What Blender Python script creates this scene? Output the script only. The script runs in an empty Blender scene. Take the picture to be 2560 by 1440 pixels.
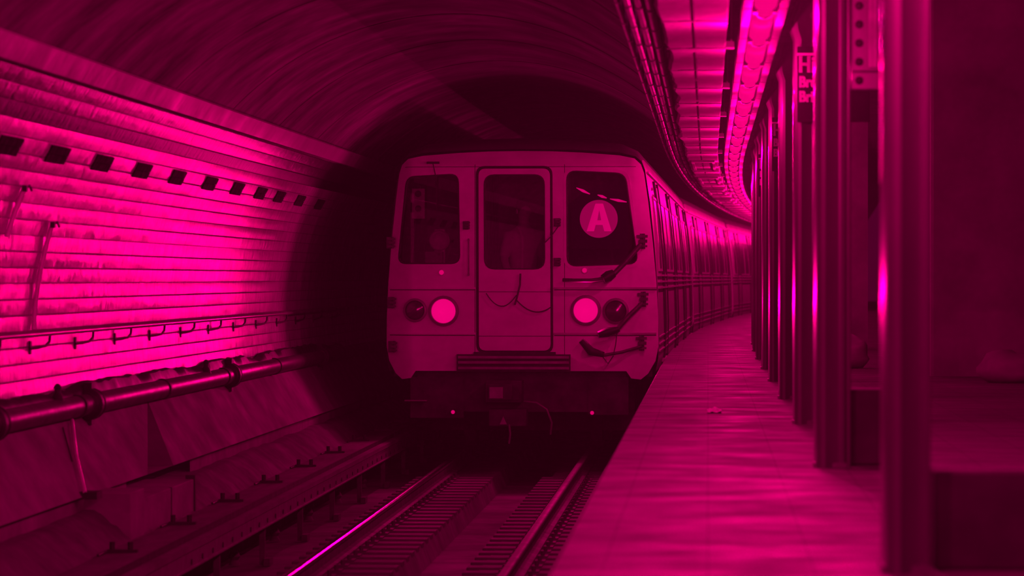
import bpy, bmesh, math, random
from mathutils import Vector, Matrix
random.seed(7)
PI = math.pi
SC = bpy.context.scene
COL = SC.collection

# ------------------------------------------------------------------ camera, world, exposure
F_PX = 8500.0
CAMZ = 0.95
cam_d = bpy.data.cameras.new('camera')
cam = bpy.data.objects.new('camera', cam_d)
COL.objects.link(cam)
cam.location = (0, 0, CAMZ)
cam_d.sensor_width = 36.0
cam_d.lens = F_PX / 2560 * 36.0
yaw = math.atan((1770 - 1280) / F_PX)
pitch = math.atan((720 - 695) / F_PX)
cam.rotation_euler = (PI / 2 - pitch, 0, yaw)
cam_d.clip_start = 0.5
cam_d.clip_end = 400
cam_d.dof.use_dof = True
cam_d.dof.focus_distance = 37.0
cam_d.dof.aperture_fstop = 3.6
SC.camera = cam

SC.view_settings.view_transform = 'Standard'
SC.view_settings.look = 'None'
SC.view_settings.gamma = 1.0
SC.view_settings.exposure = 0.12
SC.view_settings.use_curve_mapping = False
SC.cycles.max_bounces = 6
SC.cycles.diffuse_bounces = 3
SC.cycles.glossy_bounces = 3
SC.cycles.transmission_bounces = 4
SC.cycles.transparent_max_bounces = 6
SC.cycles.volume_bounces = 0
SC.cycles.caustics_reflective = False
SC.cycles.caustics_refractive = False
SC.cycles.sample_clamp_indirect = 2.0
SC.cycles.use_denoising = True
SC.cycles.use_adaptive_sampling = True
SC.cycles.adaptive_threshold = 0.02

W = bpy.data.worlds.new('world')
SC.world = W
W.use_nodes = True
W.node_tree.nodes['Background'].inputs[0].default_value = (1.0, 0.0, 0.31, 1)
W.node_tree.nodes['Background'].inputs[1].default_value = 0.045

TINT = (1.0, 0.0, 0.20)          # every lamp in the station glows magenta

HEAD_W = 190.0
SPILL_W = 60.0
LAMP_W = 46.0
HAZE = 0.0016

# ------------------------------------------------------------------ helpers
def cv(y):
    return 0.0 if y < 38 else (y - 38) ** 2 / 1800.0

def px(x, y, z):                     # pixel offset helper: world X of pixel column x at depth z
    return (x - 1770) * z / F_PX, CAMZ - (y - 695) * z / F_PX

class MB:
    def __init__(s):
        s.v = []; s.f = []; s.m = []; s.uv = None
    def add(s, vs, fs, mi=0):
        n = len(s.v)
        s.v += [tuple(v) for v in vs]
        s.f += [tuple(i + n for i in f) for f in fs]
        s.m += [mi] * len(fs)
        return s
    def box(s, c, d, mi=0, rot=None):
        hx, hy, hz = d[0] / 2, d[1] / 2, d[2] / 2
        vs = [Vector((a * hx, b * hy, g * hz)) for a in (-1, 1) for b in (-1, 1) for g in (-1, 1)]
        if rot is not None: vs = [rot @ v for v in vs]
        vs = [v + Vector(c) for v in vs]
        return s.add(vs, [(0, 1, 3, 2), (4, 6, 7, 5), (0, 4, 5, 1), (2, 3, 7, 6), (0, 2, 6, 4), (1, 5, 7, 3)], mi)
    def bx(s, x0, x1, y0, y1, z0, z1, mi=0):
        return s.box(((x0 + x1) / 2, (y0 + y1) / 2, (z0 + z1) / 2), (x1 - x0, y1 - y0, z1 - z0), mi)
    def tube(s, pts, r, n=12, mi=0, caps=True, closed=False):
        pts = [Vector(p) for p in pts]
        rs = r if isinstance(r, (list, tuple)) else [r] * len(pts)
        base = len(s.v)
        up = Vector((0, 0, 1))
        N = len(pts)
        vs = []
        prevn = None
        for i, p in enumerate(pts):
            if closed: t = pts[(i + 1) % N] - pts[i - 1]
            else: t = pts[min(i + 1, N - 1)] - pts[max(i - 1, 0)]
            t.normalize()
            if prevn is None:
                a = up if abs(t.dot(up)) < 0.95 else Vector((1, 0, 0))
                nn = t.cross(a).normalized()
            else:
                nn = (prevn - t * prevn.dot(t)).normalized()
            prevn = nn
            b = t.cross(nn)
            for k in range(n):
                a = 2 * PI * k / n
                vs.append(p + (nn * math.cos(a) + b * math.sin(a)) * rs[i])
        fs = []
        for i in range(N - 1 if not closed else N):
            j = (i + 1) % N
            for k in range(n):
                fs.append((i * n + k, i * n + (k + 1) % n, j * n + (k + 1) % n, j * n + k))
        if caps and not closed:
            fs.append(tuple(range(n - 1, -1, -1)))
            fs.append(tuple((N - 1) * n + k for k in range(n)))
        return s.add(vs, fs, mi)
    def cyl(s, p0, p1, r, n=16, mi=0):
        return s.tube([p0, p1], r, n, mi)
    def prism(s, poly, axis, a0, a1, mi=0):
        """poly of 2D points extruded along axis ('x','y','z')"""
        def P(q, a):
            if axis == 'y': return (q[0], a, q[1])
            if axis == 'x': return (a, q[0], q[1])
            return (q[0], q[1], a)
        n = len(poly)
        vs = [P(q, a0) for q in poly] + [P(q, a1) for q in poly]
        fs = [tuple(range(n)), tuple(range(2 * n - 1, n - 1, -1))]
        for i in range(n):
            j = (i + 1) % n
            fs.append((i, i + n, j + n, j))
        return s.add(vs, fs, mi)
    def sweep(s, prof, ys, mi=0, closed=False, off=cv, mids=None, caps=False):
        """profile (X,Z) swept along the line's curve"""
        n = len(prof); base = len(s.v)
        vs = []
        for y in ys:
            o = off(y)
            for (x, z) in prof: vs.append((x + o, y, z))
        m = n if closed else n - 1
        b0 = len(s.v)
        s.v += vs
        for i in range(len(ys) - 1):
            for k in range(m):
                k2 = (k + 1) % n
                s.f.append((b0 + i * n + k, b0 + i * n + k2, b0 + (i + 1) * n + k2, b0 + (i + 1) * n + k))
                s.m.append(mids[k] if mids else mi)
        if caps and closed:
            s.f.append(tuple(b0 + k for k in range(n))); s.m.append(mi)
            e = b0 + (len(ys) - 1) * n
            s.f.append(tuple(e + k for k in range(n - 1, -1, -1))); s.m.append(mi)
        return s
    def lathe(s, prof, c, axis='y', n=24, mi=0):
        """prof: list of (r, a) along axis from centre c"""
        vs = []
        for (r, a) in prof:
            for k in range(n):
                t = 2 * PI * k / n
                u, w = r * math.cos(t), r * math.sin(t)
                d = {'y': (u, a, w), 'z': (u, w, a), 'x': (a, u, w)}[axis]
                vs.append((c[0] + d[0], c[1] + d[1], c[2] + d[2]))
        fs = []
        for i in range(len(prof) - 1):
            for k in range(n):
                fs.append((i * n + k, i * n + (k + 1) % n, (i + 1) * n + (k + 1) % n, (i + 1) * n + k))
        if prof[0][0] > 1e-6: fs.append(tuple(range(n)))
        if prof[-1][0] > 1e-6: fs.append(tuple((len(prof) - 1) * n + k for k in range(n - 1, -1, -1)))
        return s.add(vs, fs, mi)
    def mesh(s, name, mats, smooth=None, bevel=None):
        me = bpy.data.meshes.new(name)
        me.from_pydata(s.v, [], s.f)
        if not isinstance(mats, (list, tuple)): mats = [mats]
        for m in mats: me.materials.append(m)
        me.polygons.foreach_set('material_index', s.m)
        bm = bmesh.new(); bm.from_mesh(me)
        bmesh.ops.remove_doubles(bm, verts=bm.verts, dist=1e-5)
        bmesh.ops.recalc_face_normals(bm, faces=bm.faces)
        bm.to_mesh(me); bm.free()
        if smooth is not None:
            me.polygons.foreach_set('use_smooth', [True] * len(me.polygons))
            try: me.set_sharp_from_angle(angle=math.radians(smooth))
            except Exception: pass
        return me
    def build(s, name, mats, parent=None, loc=None, rotz=0, smooth=None, bevel=0, recentre=True):
        me = s.mesh(name, mats, smooth)
        o = bpy.data.objects.new(name, me); COL.objects.link(o)
        if parent is not None:
            o.parent = parent
        elif loc is not None:
            o.location = loc; o.rotation_euler.z = rotz
        elif recentre and s.v:
            xs = [v[0] for v in s.v]; ys = [v[1] for v in s.v]; zs = [v[2] for v in s.v]
            c = Vector(((min(xs) + max(xs)) / 2, (min(ys) + max(ys)) / 2, min(zs)))
            me.transform(Matrix.Translation(-c)); o.location = c
        if bevel:
            b = o.modifiers.new('bevel', 'BEVEL'); b.width = bevel; b.segments = 2; b.limit_method = 'ANGLE'; b.angle_limit = 0.7
            me.polygons.foreach_set('use_smooth', [True] * len(me.polygons))
            try: me.set_sharp_from_angle(angle=math.radians(35))
            except Exception: pass
        return o

def tag(o, label=None, cat=None, group=None, kind=None):
    if label: o['label'] = label
    if cat: o['category'] = cat
    if group: o['group'] = group
    if kind: o['kind'] = kind
    return o
def thing(name, loc, label, cat, group=None, rotz=0):
    o = bpy.data.objects.new(name, None); COL.objects.link(o)
    o.empty_display_size = 0.2
    o.location = loc; o.rotation_euler.z = rotz
    return tag(o, label, cat, group)
def struct(o): o['kind'] = 'structure'; return o
def copy_tree(o, parent=None):
    c = o.copy(); COL.objects.link(c)
    if parent is not None: c.parent = parent
    for ch in [q for q in bpy.data.objects if q.parent == o]:
        copy_tree(ch, c)
    return c

# ---- materials
def new_mat(name):
    m = bpy.data.materials.new(name); m.use_nodes = True
    nt = m.node_tree
    return m, nt, nt.nodes['Principled BSDF']
def N(nt, t, **kw):
    n = nt.nodes.new(t)
    for k, v in kw.items(): setattr(n, k, v)
    return n
def mat(name, g, rough=0.6, metal=0.0, spec=0.5, var=0.25, scale=6.0, stretch=(1, 1, 1), bump=0.0, bscale=None, coat=0.0, detail=6):
    """grey procedural surface: two noises vary the tone, a third dents the surface"""
    m, nt, p = new_mat(name)
    p.inputs['Metallic'].default_value = metal
    p.inputs['Specular IOR Level'].default_value = spec
    p.inputs['Coat Weight'].default_value = coat
    p.inputs['Coat Roughness'].default_value = 0.2
    tc = N(nt, 'ShaderNodeTexCoord'); mp = N(nt, 'ShaderNodeMapping')
    mp.inputs['Scale'].default_value = stretch
    nt.links.new(tc.outputs['Object'], mp.inputs[0])
    no = N(nt, 'ShaderNodeTexNoise'); no.inputs['Scale'].default_value = scale; no.inputs['Detail'].default_value = detail
    no.inputs['Roughness'].default_value = 0.62
    nt.links.new(mp.outputs[0], no.inputs['Vector'])
    cr = N(nt, 'ShaderNodeMapRange')
    cr.inputs['From Min'].default_value = 0.3; cr.inputs['From Max'].default_value = 0.7
    cr.inputs['To Min'].default_value = g * (1 - var); cr.inputs['To Max'].default_value = min(1, g * (1 + var))
    nt.links.new(no.outputs[0], cr.inputs[0])
    cc = N(nt, 'ShaderNodeCombineColor')
    for i in range(3): nt.links.new(cr.outputs[0], cc.inputs[i])
    nt.links.new(cc.outputs[0], p.inputs['Base Color'])
    rr = N(nt, 'ShaderNodeMapRange')
    rr.inputs['From Min'].default_value = 0.3; rr.inputs['From Max'].default_value = 0.7
    rr.inputs['To Min'].default_value = min(1, rough * 1.15); rr.inputs['To Max'].default_value = rough * 0.85
    nt.links.new(no.outputs[0], rr.inputs[0]); nt.links.new(rr.outputs[0], p.inputs['Roughness'])
    if bump:
        n2 = N(nt, 'ShaderNodeTexNoise'); n2.inputs['Scale'].default_value = bscale or scale * 3; n2.inputs['Detail'].default_value = 5
        nt.links.new(mp.outputs[0], n2.inputs['Vector'])
        b = N(nt, 'ShaderNodeBump'); b.inputs['Strength'].default_value = 1.0; b.inputs['Distance'].default_value = bump
        nt.links.new(n2.outputs[0], b.inputs['Height']); nt.links.new(b.outputs[0], p.inputs['Normal'])
    return m
def emis(name, col, st=1.0):
    m, nt, p = new_mat(name)
    p.inputs['Base Color'].default_value = (0.01, 0.01, 0.01, 1)
    p.inputs['Roughness'].default_value = 1.0
    p.inputs['Specular IOR Level'].default_value = 0.0
    p.inputs['Emission Color'].default_value = (*col, 1)
    p.inputs['Emission Strength'].default_value = st
    return m

LIT = (0.80, 0.0, 0.168)
M = {}
M['vault'] = mat('soot_shade_vault', 0.11, 0.8, var=0.85, scale=1.1, stretch=(1.4, 1.4, 0.5), bump=0.01, bscale=3)
def soot_and_shade(m):  # ragged soot; the crown's shade and brighter left side are in the colour too
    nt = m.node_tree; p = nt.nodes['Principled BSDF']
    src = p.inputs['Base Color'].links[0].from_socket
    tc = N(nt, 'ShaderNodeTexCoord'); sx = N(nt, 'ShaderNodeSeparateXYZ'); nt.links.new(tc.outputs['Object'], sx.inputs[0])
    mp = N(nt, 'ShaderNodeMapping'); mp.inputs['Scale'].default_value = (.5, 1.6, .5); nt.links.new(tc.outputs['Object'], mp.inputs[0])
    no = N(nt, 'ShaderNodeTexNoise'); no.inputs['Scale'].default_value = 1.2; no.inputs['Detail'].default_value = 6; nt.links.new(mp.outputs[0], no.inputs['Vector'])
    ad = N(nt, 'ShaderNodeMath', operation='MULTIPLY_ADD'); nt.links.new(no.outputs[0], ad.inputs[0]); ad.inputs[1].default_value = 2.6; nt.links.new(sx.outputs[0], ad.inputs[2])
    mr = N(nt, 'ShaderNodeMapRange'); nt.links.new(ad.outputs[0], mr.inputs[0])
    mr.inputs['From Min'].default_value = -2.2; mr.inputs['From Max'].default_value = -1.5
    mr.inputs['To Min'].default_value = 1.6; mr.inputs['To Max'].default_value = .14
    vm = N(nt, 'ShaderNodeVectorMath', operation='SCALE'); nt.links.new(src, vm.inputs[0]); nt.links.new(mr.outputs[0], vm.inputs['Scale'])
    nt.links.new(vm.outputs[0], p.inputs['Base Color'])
soot_and_shade(M['vault'])
M['bench'] = mat('bench_concrete', 0.28, 0.85, var=0.25, scale=2.2, stretch=(1, 1, 1.5), bump=0.006, bscale=9)
M['bed'] = mat('track_bed', 0.15, 0.85, var=0.5, scale=1.6, bump=0.02, bscale=5)
M['tie'] = mat('creosoted_wood', 0.10, 0.7, var=0.5, scale=5, stretch=(1, 5, 1), bump=0.004)
M['rust'] = mat('rusty_steel', 0.08, 0.7, metal=0.0, var=0.4, scale=9, bump=0.002)
M['railhead'] = mat('polished_rail_head', 0.3, 0.17, metal=1.0, var=0.15, scale=5)
M['board'] = mat('cover_board', 0.15, 0.75, var=0.35, scale=2.5, stretch=(3, .6, 1), bump=0.003)
M['pipe'] = mat('painted_pipe', 0.11, 0.42, var=0.45, scale=5, bump=0.004, bscale=14)
M['black'] = mat('black_iron', 0.025, 0.55, var=0.4, scale=8)
M['column'] = mat('glossy_column_paint', 0.10, 0.35, var=0.18, scale=3, stretch=(1, 1, .5), bump=0.0015, bscale=12, coat=.8)
M['steel'] = mat('dull_steel', 0.28, 0.5, metal=0.4, var=0.25, scale=7)
M['soffit'] = mat('patched_soffit', 0.30, 0.8, var=0.22, scale=2.2, stretch=(2, .8, 1), bump=0.01, bscale=4)
M['conduit'] = mat('conduit_metal', 0.055, 0.5, metal=0.1, var=0.5, scale=2, stretch=(1, .6, 1))
M['housing'] = mat('lamp_housing', 0.11, 0.5, var=0.15, scale=4)
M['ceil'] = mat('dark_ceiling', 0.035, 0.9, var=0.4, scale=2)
M['dim'] = mat('dim_far_wall', 0.35, 0.85, var=0.35, scale=1.2)
M['white'] = mat('white_enamel', 0.62, 0.4, var=0.05, scale=5)
M['signblack'] = mat('black_enamel', 0.012, 0.6, spec=.2, var=0.1, scale=5)
M['body'] = mat('stainless_body', 0.5, 0.48, metal=0.1, var=0.14, scale=2.5, stretch=(1, .5, 1.5))
M['face'] = mat('painted_train_face', 0.86, 0.4, metal=0.0, var=0.14, scale=2.2, stretch=(1, 1, 1.4), bump=0.003, bscale=3)
M['line'] = mat('dark_seam', 0.04, 0.6, var=0.2)
M['roof'] = mat('sooty_roof', 0.10, 0.7, var=0.3, scale=2)
M['rubber'] = mat('black_rubber', 0.02, 0.5, var=0.2)
M['under'] = mat('grimy_underframe', 0.06, 0.7, var=0.5, scale=6, bump=0.004)
M['inside'] = mat('dark_cab_interior', 0.4, 0.8, var=0.3)
M['ridge'] = mat('bright_rail', 0.5, 0.5, metal=0.2, var=0.1)
M['lamp'] = emis('lit_diffuser', LIT, .96)
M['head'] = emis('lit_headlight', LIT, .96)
M['marker'] = emis('lit_marker', (0.62, 0, 0.12), 1)
M['disc'] = emis('backlit_disc', (0.46, 0, 0.095), 1)
M['letter'] = emis('lit_letter_and_reflection', LIT, 1.25)
M['jacket'] = mat('shirt_cloth', 0.85, 0.8, var=0.15)
M['skin'] = mat('skin', 0.7, 0.5, var=0.06)
M['hair'] = mat('dark_hair', 0.03, 0.6)
M['paper'] = mat('white_paper', 0.9, 0.6, var=0.05)

def glass_mat():
    m, nt, p = new_mat('window_glass')
    out = nt.nodes['Material Output']
    tr = N(nt, 'ShaderNodeBsdfTransparent'); tr.inputs[0].default_value = (.82, .82, .82, 1)
    gl = N(nt, 'ShaderNodeBsdfGlossy'); gl.inputs['Roughness'].default_value = 0.0
    mx = N(nt, 'ShaderNodeMixShader'); mx.inputs[0].default_value = 0.09
    nt.links.new(tr.outputs[0], mx.inputs[1]); nt.links.new(gl.outputs[0], mx.inputs[2])
    nt.links.new(mx.outputs[0], out.inputs[0]); return m
M['glass'] = glass_mat()

def floor_mat():
    m, nt, p = new_mat('platform_slabs')
    tc = N(nt, 'ShaderNodeTexCoord')
    sx = N(nt, 'ShaderNodeSeparateXYZ'); nt.links.new(tc.outputs['Object'], sx.inputs[0])
    wob = N(nt, 'ShaderNodeTexNoise'); wob.inputs['Scale'].default_value = 0.8
    nt.links.new(tc.outputs['Object'], wob.inputs['Vector'])
    br = N(nt, 'ShaderNodeTexBrick'); br.offset = 0.0
    br.inputs['Scale'].default_value = 1.0
    br.inputs['Brick Width'].default_value = 1.14; br.inputs['Row Height'].default_value = 0.345
    br.inputs['Mortar Size'].default_value = 0.0035; br.inputs['Mortar Smooth'].default_value = .3
    cb = N(nt, 'ShaderNodeCombineXYZ')
    nt.links.new(sx.outputs[1], cb.inputs[0]); nt.links.new(sx.outputs[0], cb.inputs[1])
    nt.links.new(cb.outputs[0], br.inputs['Vector'])
    br.inputs['Color1'].default_value = (.14, .14, .14, 1); br.inputs['Color2'].default_value = (.125, .125, .125, 1)
    br.inputs['Mortar'].default_value = (.06, .06, .06, 1)
    mp = N(nt, 'ShaderNodeMapping'); mp.inputs['Scale'].default_value = (1.0, 1.7, 1)
    nt.links.new(tc.outputs['Object'], mp.inputs[0])
    no = N(nt, 'ShaderNodeTexNoise'); no.inputs['Scale'].default_value = 1.7; no.inputs['Detail'].default_value = 8; no.inputs['Roughness'].default_value = .65
    nt.links.new(mp.outputs[0], no.inputs['Vector'])
    mr = N(nt, 'ShaderNodeMapRange'); mr.inputs['From Min'].default_value = .3; mr.inputs['From Max'].default_value = .7
    mr.inputs['To Min'].default_value = .55; mr.inputs['To Max'].default_value = 1.35
    nt.links.new(no.outputs[0], mr.inputs[0])
    vm = N(nt, 'ShaderNodeVectorMath', operation='SCALE')
    nt.links.new(br.outputs[0], vm.inputs[0]); nt.links.new(mr.outputs[0], vm.inputs['Scale'])
    nt.links.new(vm.outputs[0], p.inputs['Base Color'])
    rr = N(nt, 'ShaderNodeMapRange'); rr.inputs['From Min'].default_value = .35; rr.inputs['From Max'].default_value = .65
    rr.inputs['To Min'].default_value = .8; rr.inputs['To Max'].default_value = .5
    nt.links.new(no.outputs[0], rr.inputs[0]); nt.links.new(rr.outputs[0], p.inputs['Roughness'])
    b = N(nt, 'ShaderNodeBump'); b.inputs['Distance'].default_value = .006
    nt.links.new(no.outputs[0], b.inputs['Height']); nt.links.new(b.outputs[0], p.inputs['Normal'])
    return m
M['floor'] = floor_mat()

def tile_mat(name, g, rough, mortar):
    m, nt, p = new_mat(name)
    uv = N(nt, 'ShaderNodeUVMap'); uv.uv_map = 'UVMap'
    br = N(nt, 'ShaderNodeTexBrick'); br.offset = .5
    br.inputs['Scale'].default_value = 1.0
    br.inputs['Brick Width'].default_value = .40; br.inputs['Row Height'].default_value = .12
    br.inputs['Mortar Size'].default_value = .004; br.inputs['Mortar Smooth'].default_value = .2
    br.inputs['Color1'].default_value = (g, g, g, 1); br.inputs['Color2'].default_value = (g * .93, g * .93, g * .93, 1)
    br.inputs['Mortar'].default_value = (mortar, mortar, mortar, 1)
    nt.links.new(uv.outputs[0], br.inputs['Vector'])
    # grime, stretched a little upward
    mp = N(nt, 'ShaderNodeMapping'); mp.inputs['Scale'].default_value = (3.0, 1.4, 1)
    nt.links.new(uv.outputs[0], mp.inputs[0])
    no = N(nt, 'ShaderNodeTexNoise'); no.inputs['Scale'].default_value = 1.6; no.inputs['Detail'].default_value = 8; no.inputs['Roughness'].default_value = .7
    nt.links.new(mp.outputs[0], no.inputs['Vector'])
    mr = N(nt, 'ShaderNodeMapRange'); mr.inputs['From Min'].default_value = .35; mr.inputs['From Max'].default_value = .65
    mr.inputs['To Min'].default_value = .80; mr.inputs['To Max'].default_value = 1.05
    nt.links.new(no.outputs[0], mr.inputs[0])
    vm = N(nt, 'ShaderNodeVectorMath', operation='SCALE')
    nt.links.new(br.outputs[0], vm.inputs[0]); nt.links.new(mr.outputs[0], vm.inputs['Scale'])
    nt.links.new(vm.outputs[0], p.inputs['Base Color'])
    p.inputs['Roughness'].default_value = rough
    p.inputs['Specular IOR Level'].default_value = .5
    # each course leans in or out by its own small amount; glaze ripples
    n2 = N(nt, 'ShaderNodeTexNoise'); n2.inputs['Scale'].default_value = 3.2; n2.inputs['Detail'].default_value = 7; n2.inputs['Roughness'].default_value = .6
    nt.links.new(mp.outputs[0], n2.inputs['Vector'])
    b = N(nt, 'ShaderNodeBump'); b.inputs['Distance'].default_value = .018
    nt.links.new(n2.outputs[0], b.inputs['Height'])
    mp3 = N(nt, 'ShaderNodeMapping'); mp3.inputs['Scale'].default_value = (9.0, 2.2, 1)
    nt.links.new(uv.outputs[0], mp3.inputs[0])
    n3 = N(nt, 'ShaderNodeTexNoise'); n3.inputs['Scale'].default_value = 2.0; n3.inputs['Detail'].default_value = 4
    nt.links.new(mp3.outputs[0], n3.inputs['Vector'])
    b3 = N(nt, 'ShaderNodeBump'); b3.inputs['Distance'].default_value = .010
    nt.links.new(n3.outputs[0], b3.inputs['Height']); nt.links.new(b.outputs[0], b3.inputs['Normal'])
    b2 = N(nt, 'ShaderNodeBump'); b2.inputs['Distance'].default_value = .004; b2.invert = True
    nt.links.new(br.outputs[1], b2.inputs['Height']); nt.links.new(b3.outputs[0], b2.inputs['Normal'])
    nt.links.new(b2.outputs[0], p.inputs['Normal'])
    return m
M['tile'] = tile_mat('glazed_white_tile', .82, .14, .40)
M['tile_mid'] = tile_mat('glazed_dark_tile', .07, .3, .1)
M['tile_black'] = tile_mat('black_border_shade_tile', .012, .45, .02)
M['mosaic'] = mat('mottled_mosaic', .02, .9, spec=.1, var=.9, scale=14)

def frange(a, b, st):
    r = []; y = a
    while y < b - 1e-6: r.append(y); y += st
    r.append(b); return r
YS = frange(4, 36, 4) + frange(38, 140, 2)

# ------------------------------------------------------------------ tunnel shell
K = .915
def zk(z): return CAMZ + K * (z - CAMZ)
CX, CZ, R = -2.105, 0.584, 2.562
def wallx(z): return CX - math.sqrt(max(0, R * R - (z - CZ) ** 2))
def ang(z): return math.asin((z - CZ) / R)

def sweep_uv(o, prof_len):
    pass
def wall_profile():
    """tile courses of 12 cm measured along the arc from z=-0.07 upward; each leans out a few mm at its foot"""
    pts = []; mids = []; vv = []
    a = ang(zk(-0.045)); step = 0.12 * K / R
    k = 0
    rr = random.Random(3)
    while True:
        a2 = a + step
        if CZ + R * math.sin(a2) > zk(2.38): break
        z = CZ + R * math.sin(a + step / 2)
        mi = 0
        if z > zk(2.03): mi = 1
        if zk(2.01) < z < zk(2.12): mi = 2
        if z > zk(2.30): mi = 2  # topmost course black: shadow under the cornice put into the tile colour
        tilt = rr.uniform(-.0035, .0035)
        for (t, d, v) in ((0.0, 0.004, 0), (0.05, 0.0, .06), (0.5, -0.0025 + tilt * .5, .5), (0.93, 0.0 + tilt, .93), (1.0, 0.004, 1)):
            aa = a + step * t; r = R - 0.0 + d
            pts.append((CX - r * math.cos(aa), CZ + r * math.sin(aa))); mids.append(mi); vv.append((k + v) * .12)
        a = a2; k += 1
    return pts, mids, vv, a
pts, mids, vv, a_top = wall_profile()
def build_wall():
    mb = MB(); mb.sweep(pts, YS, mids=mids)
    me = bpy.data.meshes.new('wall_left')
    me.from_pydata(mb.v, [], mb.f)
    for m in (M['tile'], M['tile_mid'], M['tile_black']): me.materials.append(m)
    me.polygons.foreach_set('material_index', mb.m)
    uvl = me.uv_layers.new(name='UVMap')
    n = len(pts)
    for lp in me.loops:
        i = lp.vertex_index
        uvl.data[lp.index].uv = (YS[i // n], vv[i % n])
    me.polygons.foreach_set('use_smooth', [True] * len(me.polygons))
    me.set_sharp_from_angle(angle=math.radians(12))
    me.flip_normals()
    o = bpy.data.objects.new('wall_left', me); COL.objects.link(o)
    return struct(o)
wall = build_wall()

# dark mosaic squares set into the wall
def on_wall(y, z, d=0.0):
    a = ang(z)
    return (CX - (R - d) * math.cos(a) + cv(y), y, CZ + (R - d) * math.sin(a))
for y in [K * q for q in (23.0, 24.75, 26.6, 28.5, 30.4, 32.4, 34.3, 36.1, 37.7, 39.6, 41.6)]:
    mb = MB()
    a0 = ang(zk(1.80)); a1 = a0 + .135 * K / R
    for i in range(4):
        for j in range(2):
            yy0 = y - .33 + .66 * i / 4; yy1 = yy0 + .158
            b0 = a0 + (a1 - a0) * j / 2; b1 = b0 + (a1 - a0) * .47
            vs = []
            for (yy, aa) in ((yy0, b0), (yy1, b0), (yy1, b1), (yy0, b1)):
                for d in (0.0, .014):
                    vs.append((CX - (R - d) * math.cos(aa) + cv(yy), yy, CZ + (R - d) * math.sin(aa)))
            mb.add(vs, [(0, 2, 4, 6), (1, 7, 5, 3), (0, 1, 3, 2), (2, 3, 5, 4), (4, 5, 7, 6), (6, 7, 1, 0)])
    mb.build('mosaic_panel', M['mosaic'], parent=wall)

# vault above
vp = []
a = a_top
aend = PI - math.asin((2.62 - CZ) / R)
n = 40
for i in range(n + 1):
    aa = a + (aend - a) * i / n
    vp.append((CX - R * math.cos(aa), CZ + R * math.sin(aa)))
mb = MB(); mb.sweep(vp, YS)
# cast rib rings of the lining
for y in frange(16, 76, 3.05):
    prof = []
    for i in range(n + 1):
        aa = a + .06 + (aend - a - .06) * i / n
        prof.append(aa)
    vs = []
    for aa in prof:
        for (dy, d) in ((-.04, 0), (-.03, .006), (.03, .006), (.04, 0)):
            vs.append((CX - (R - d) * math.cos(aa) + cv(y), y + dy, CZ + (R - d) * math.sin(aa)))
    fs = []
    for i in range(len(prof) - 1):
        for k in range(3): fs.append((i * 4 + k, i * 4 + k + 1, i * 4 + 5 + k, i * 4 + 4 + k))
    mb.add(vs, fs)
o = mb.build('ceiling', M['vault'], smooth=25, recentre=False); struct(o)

# cornice along the top of the tiles
zt = CZ + R * math.sin(a_top); xt = CX - R * math.cos(a_top)
mb = MB(); mb.sweep([(xt - .04, zt + .015), (xt + .075, zt + .0), (xt + .085, zt + .012), (xt + .155, zt + .125), (xt + .15, zt + .14), (xt + .04, zt + .15)], YS, closed=True)
M['cornice'] = mat('cornice_plaster', .45, .5, var=.2, scale=2, bump=.006, bscale=8)
struct(mb.build('trim_1', M['cornice'], smooth=30, recentre=False))

# bench wall, ledge, pit wall under the cover board, track bed, platform front
zb = zk(-.07); xb = CX - R * math.cos(ang(zb))
BX, BZ = -4.246, -.541
mb = MB()
gap = (25.0, 28.1); b0_, b1_, ap = 25.6, 26.85, 27.45
def bench_prof(): return [(xb - .02, zb), (xb + .03, zb - .02), (xb + .05, zb - .06), (BX, BZ)]
ys1 = [y for y in YS if y < gap[0]] + [gap[0]]
ys2 = [gap[1]] + [y for y in YS if y > gap[1]]
for q in (ys1, ys2): mb.sweep(bench_prof() + [(BX - .06, BZ - .01), (BX - .06, BZ - .2)], q)
tx, tz = xb + .05, zb - .06
mb.sweep([(xb - .02, zb), (xb + .03, zb - .02), (tx, tz)], [gap[0], ap, gap[1]])
# bench face either side of the wedge-shaped recess, and the recess itself
mb.add([(tx, gap[0], tz), (tx, ap, tz), (BX, b0_, BZ), (BX, gap[0], BZ)], [(0, 1, 2, 3)])
mb.add([(tx, ap, tz), (tx, gap[1], tz), (BX, gap[1], BZ), (BX, b1_, BZ)], [(0, 1, 2, 3)])
D_ = BX - .4
mb.add([(tx, ap, tz), (BX, b0_, BZ), (D_, b0_ + .2, BZ), (BX, b1_, BZ), (D_, b1_ + .1, BZ)], [(0, 1, 2), (0, 3, 4), (0, 2, 4), (1, 2, 4, 3)])
struct(mb.build('trim_2', M['bench'], recentre=False))
mb = MB()
YF = frange(8, 44, .4) + frange(46, 140, 2)
rr = random.Random(5)
vs = []; nprof = 9
LX = -3.97; LZ = -.87
for y in YF:
    for k in range(nprof):
        t = k / (nprof - 1)
        x = (BX - .03 + (LX - BX + .03) * t) if k else BX - .45; z = (BZ - .10) + (LZ - BZ + .10) * t + .02 * math.sin(t * PI)
        j = rr.uniform(-.012, .012) if 0 < k < nprof - 1 else (rr.uniform(-.02, .03) if k == 0 else 0)
        vs.append((x + cv(y), y, z + j))
fs = []
for i in range(len(YF) - 1):
    for k in range(nprof - 1): fs.append((i * nprof + k, i * nprof + k + 1, (i + 1) * nprof + k + 1, (i + 1) * nprof + k))
mb.add(vs, fs)
mb.sweep([(LX, LZ), (LX, -1.4)], YS)
M['ledge'] = mat('grimy_ledge', .13, .85, var=.35, scale=2.5, bump=.01, bscale=9)
struct(mb.build('trim_3', M['ledge'], smooth=60, recentre=False))

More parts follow.
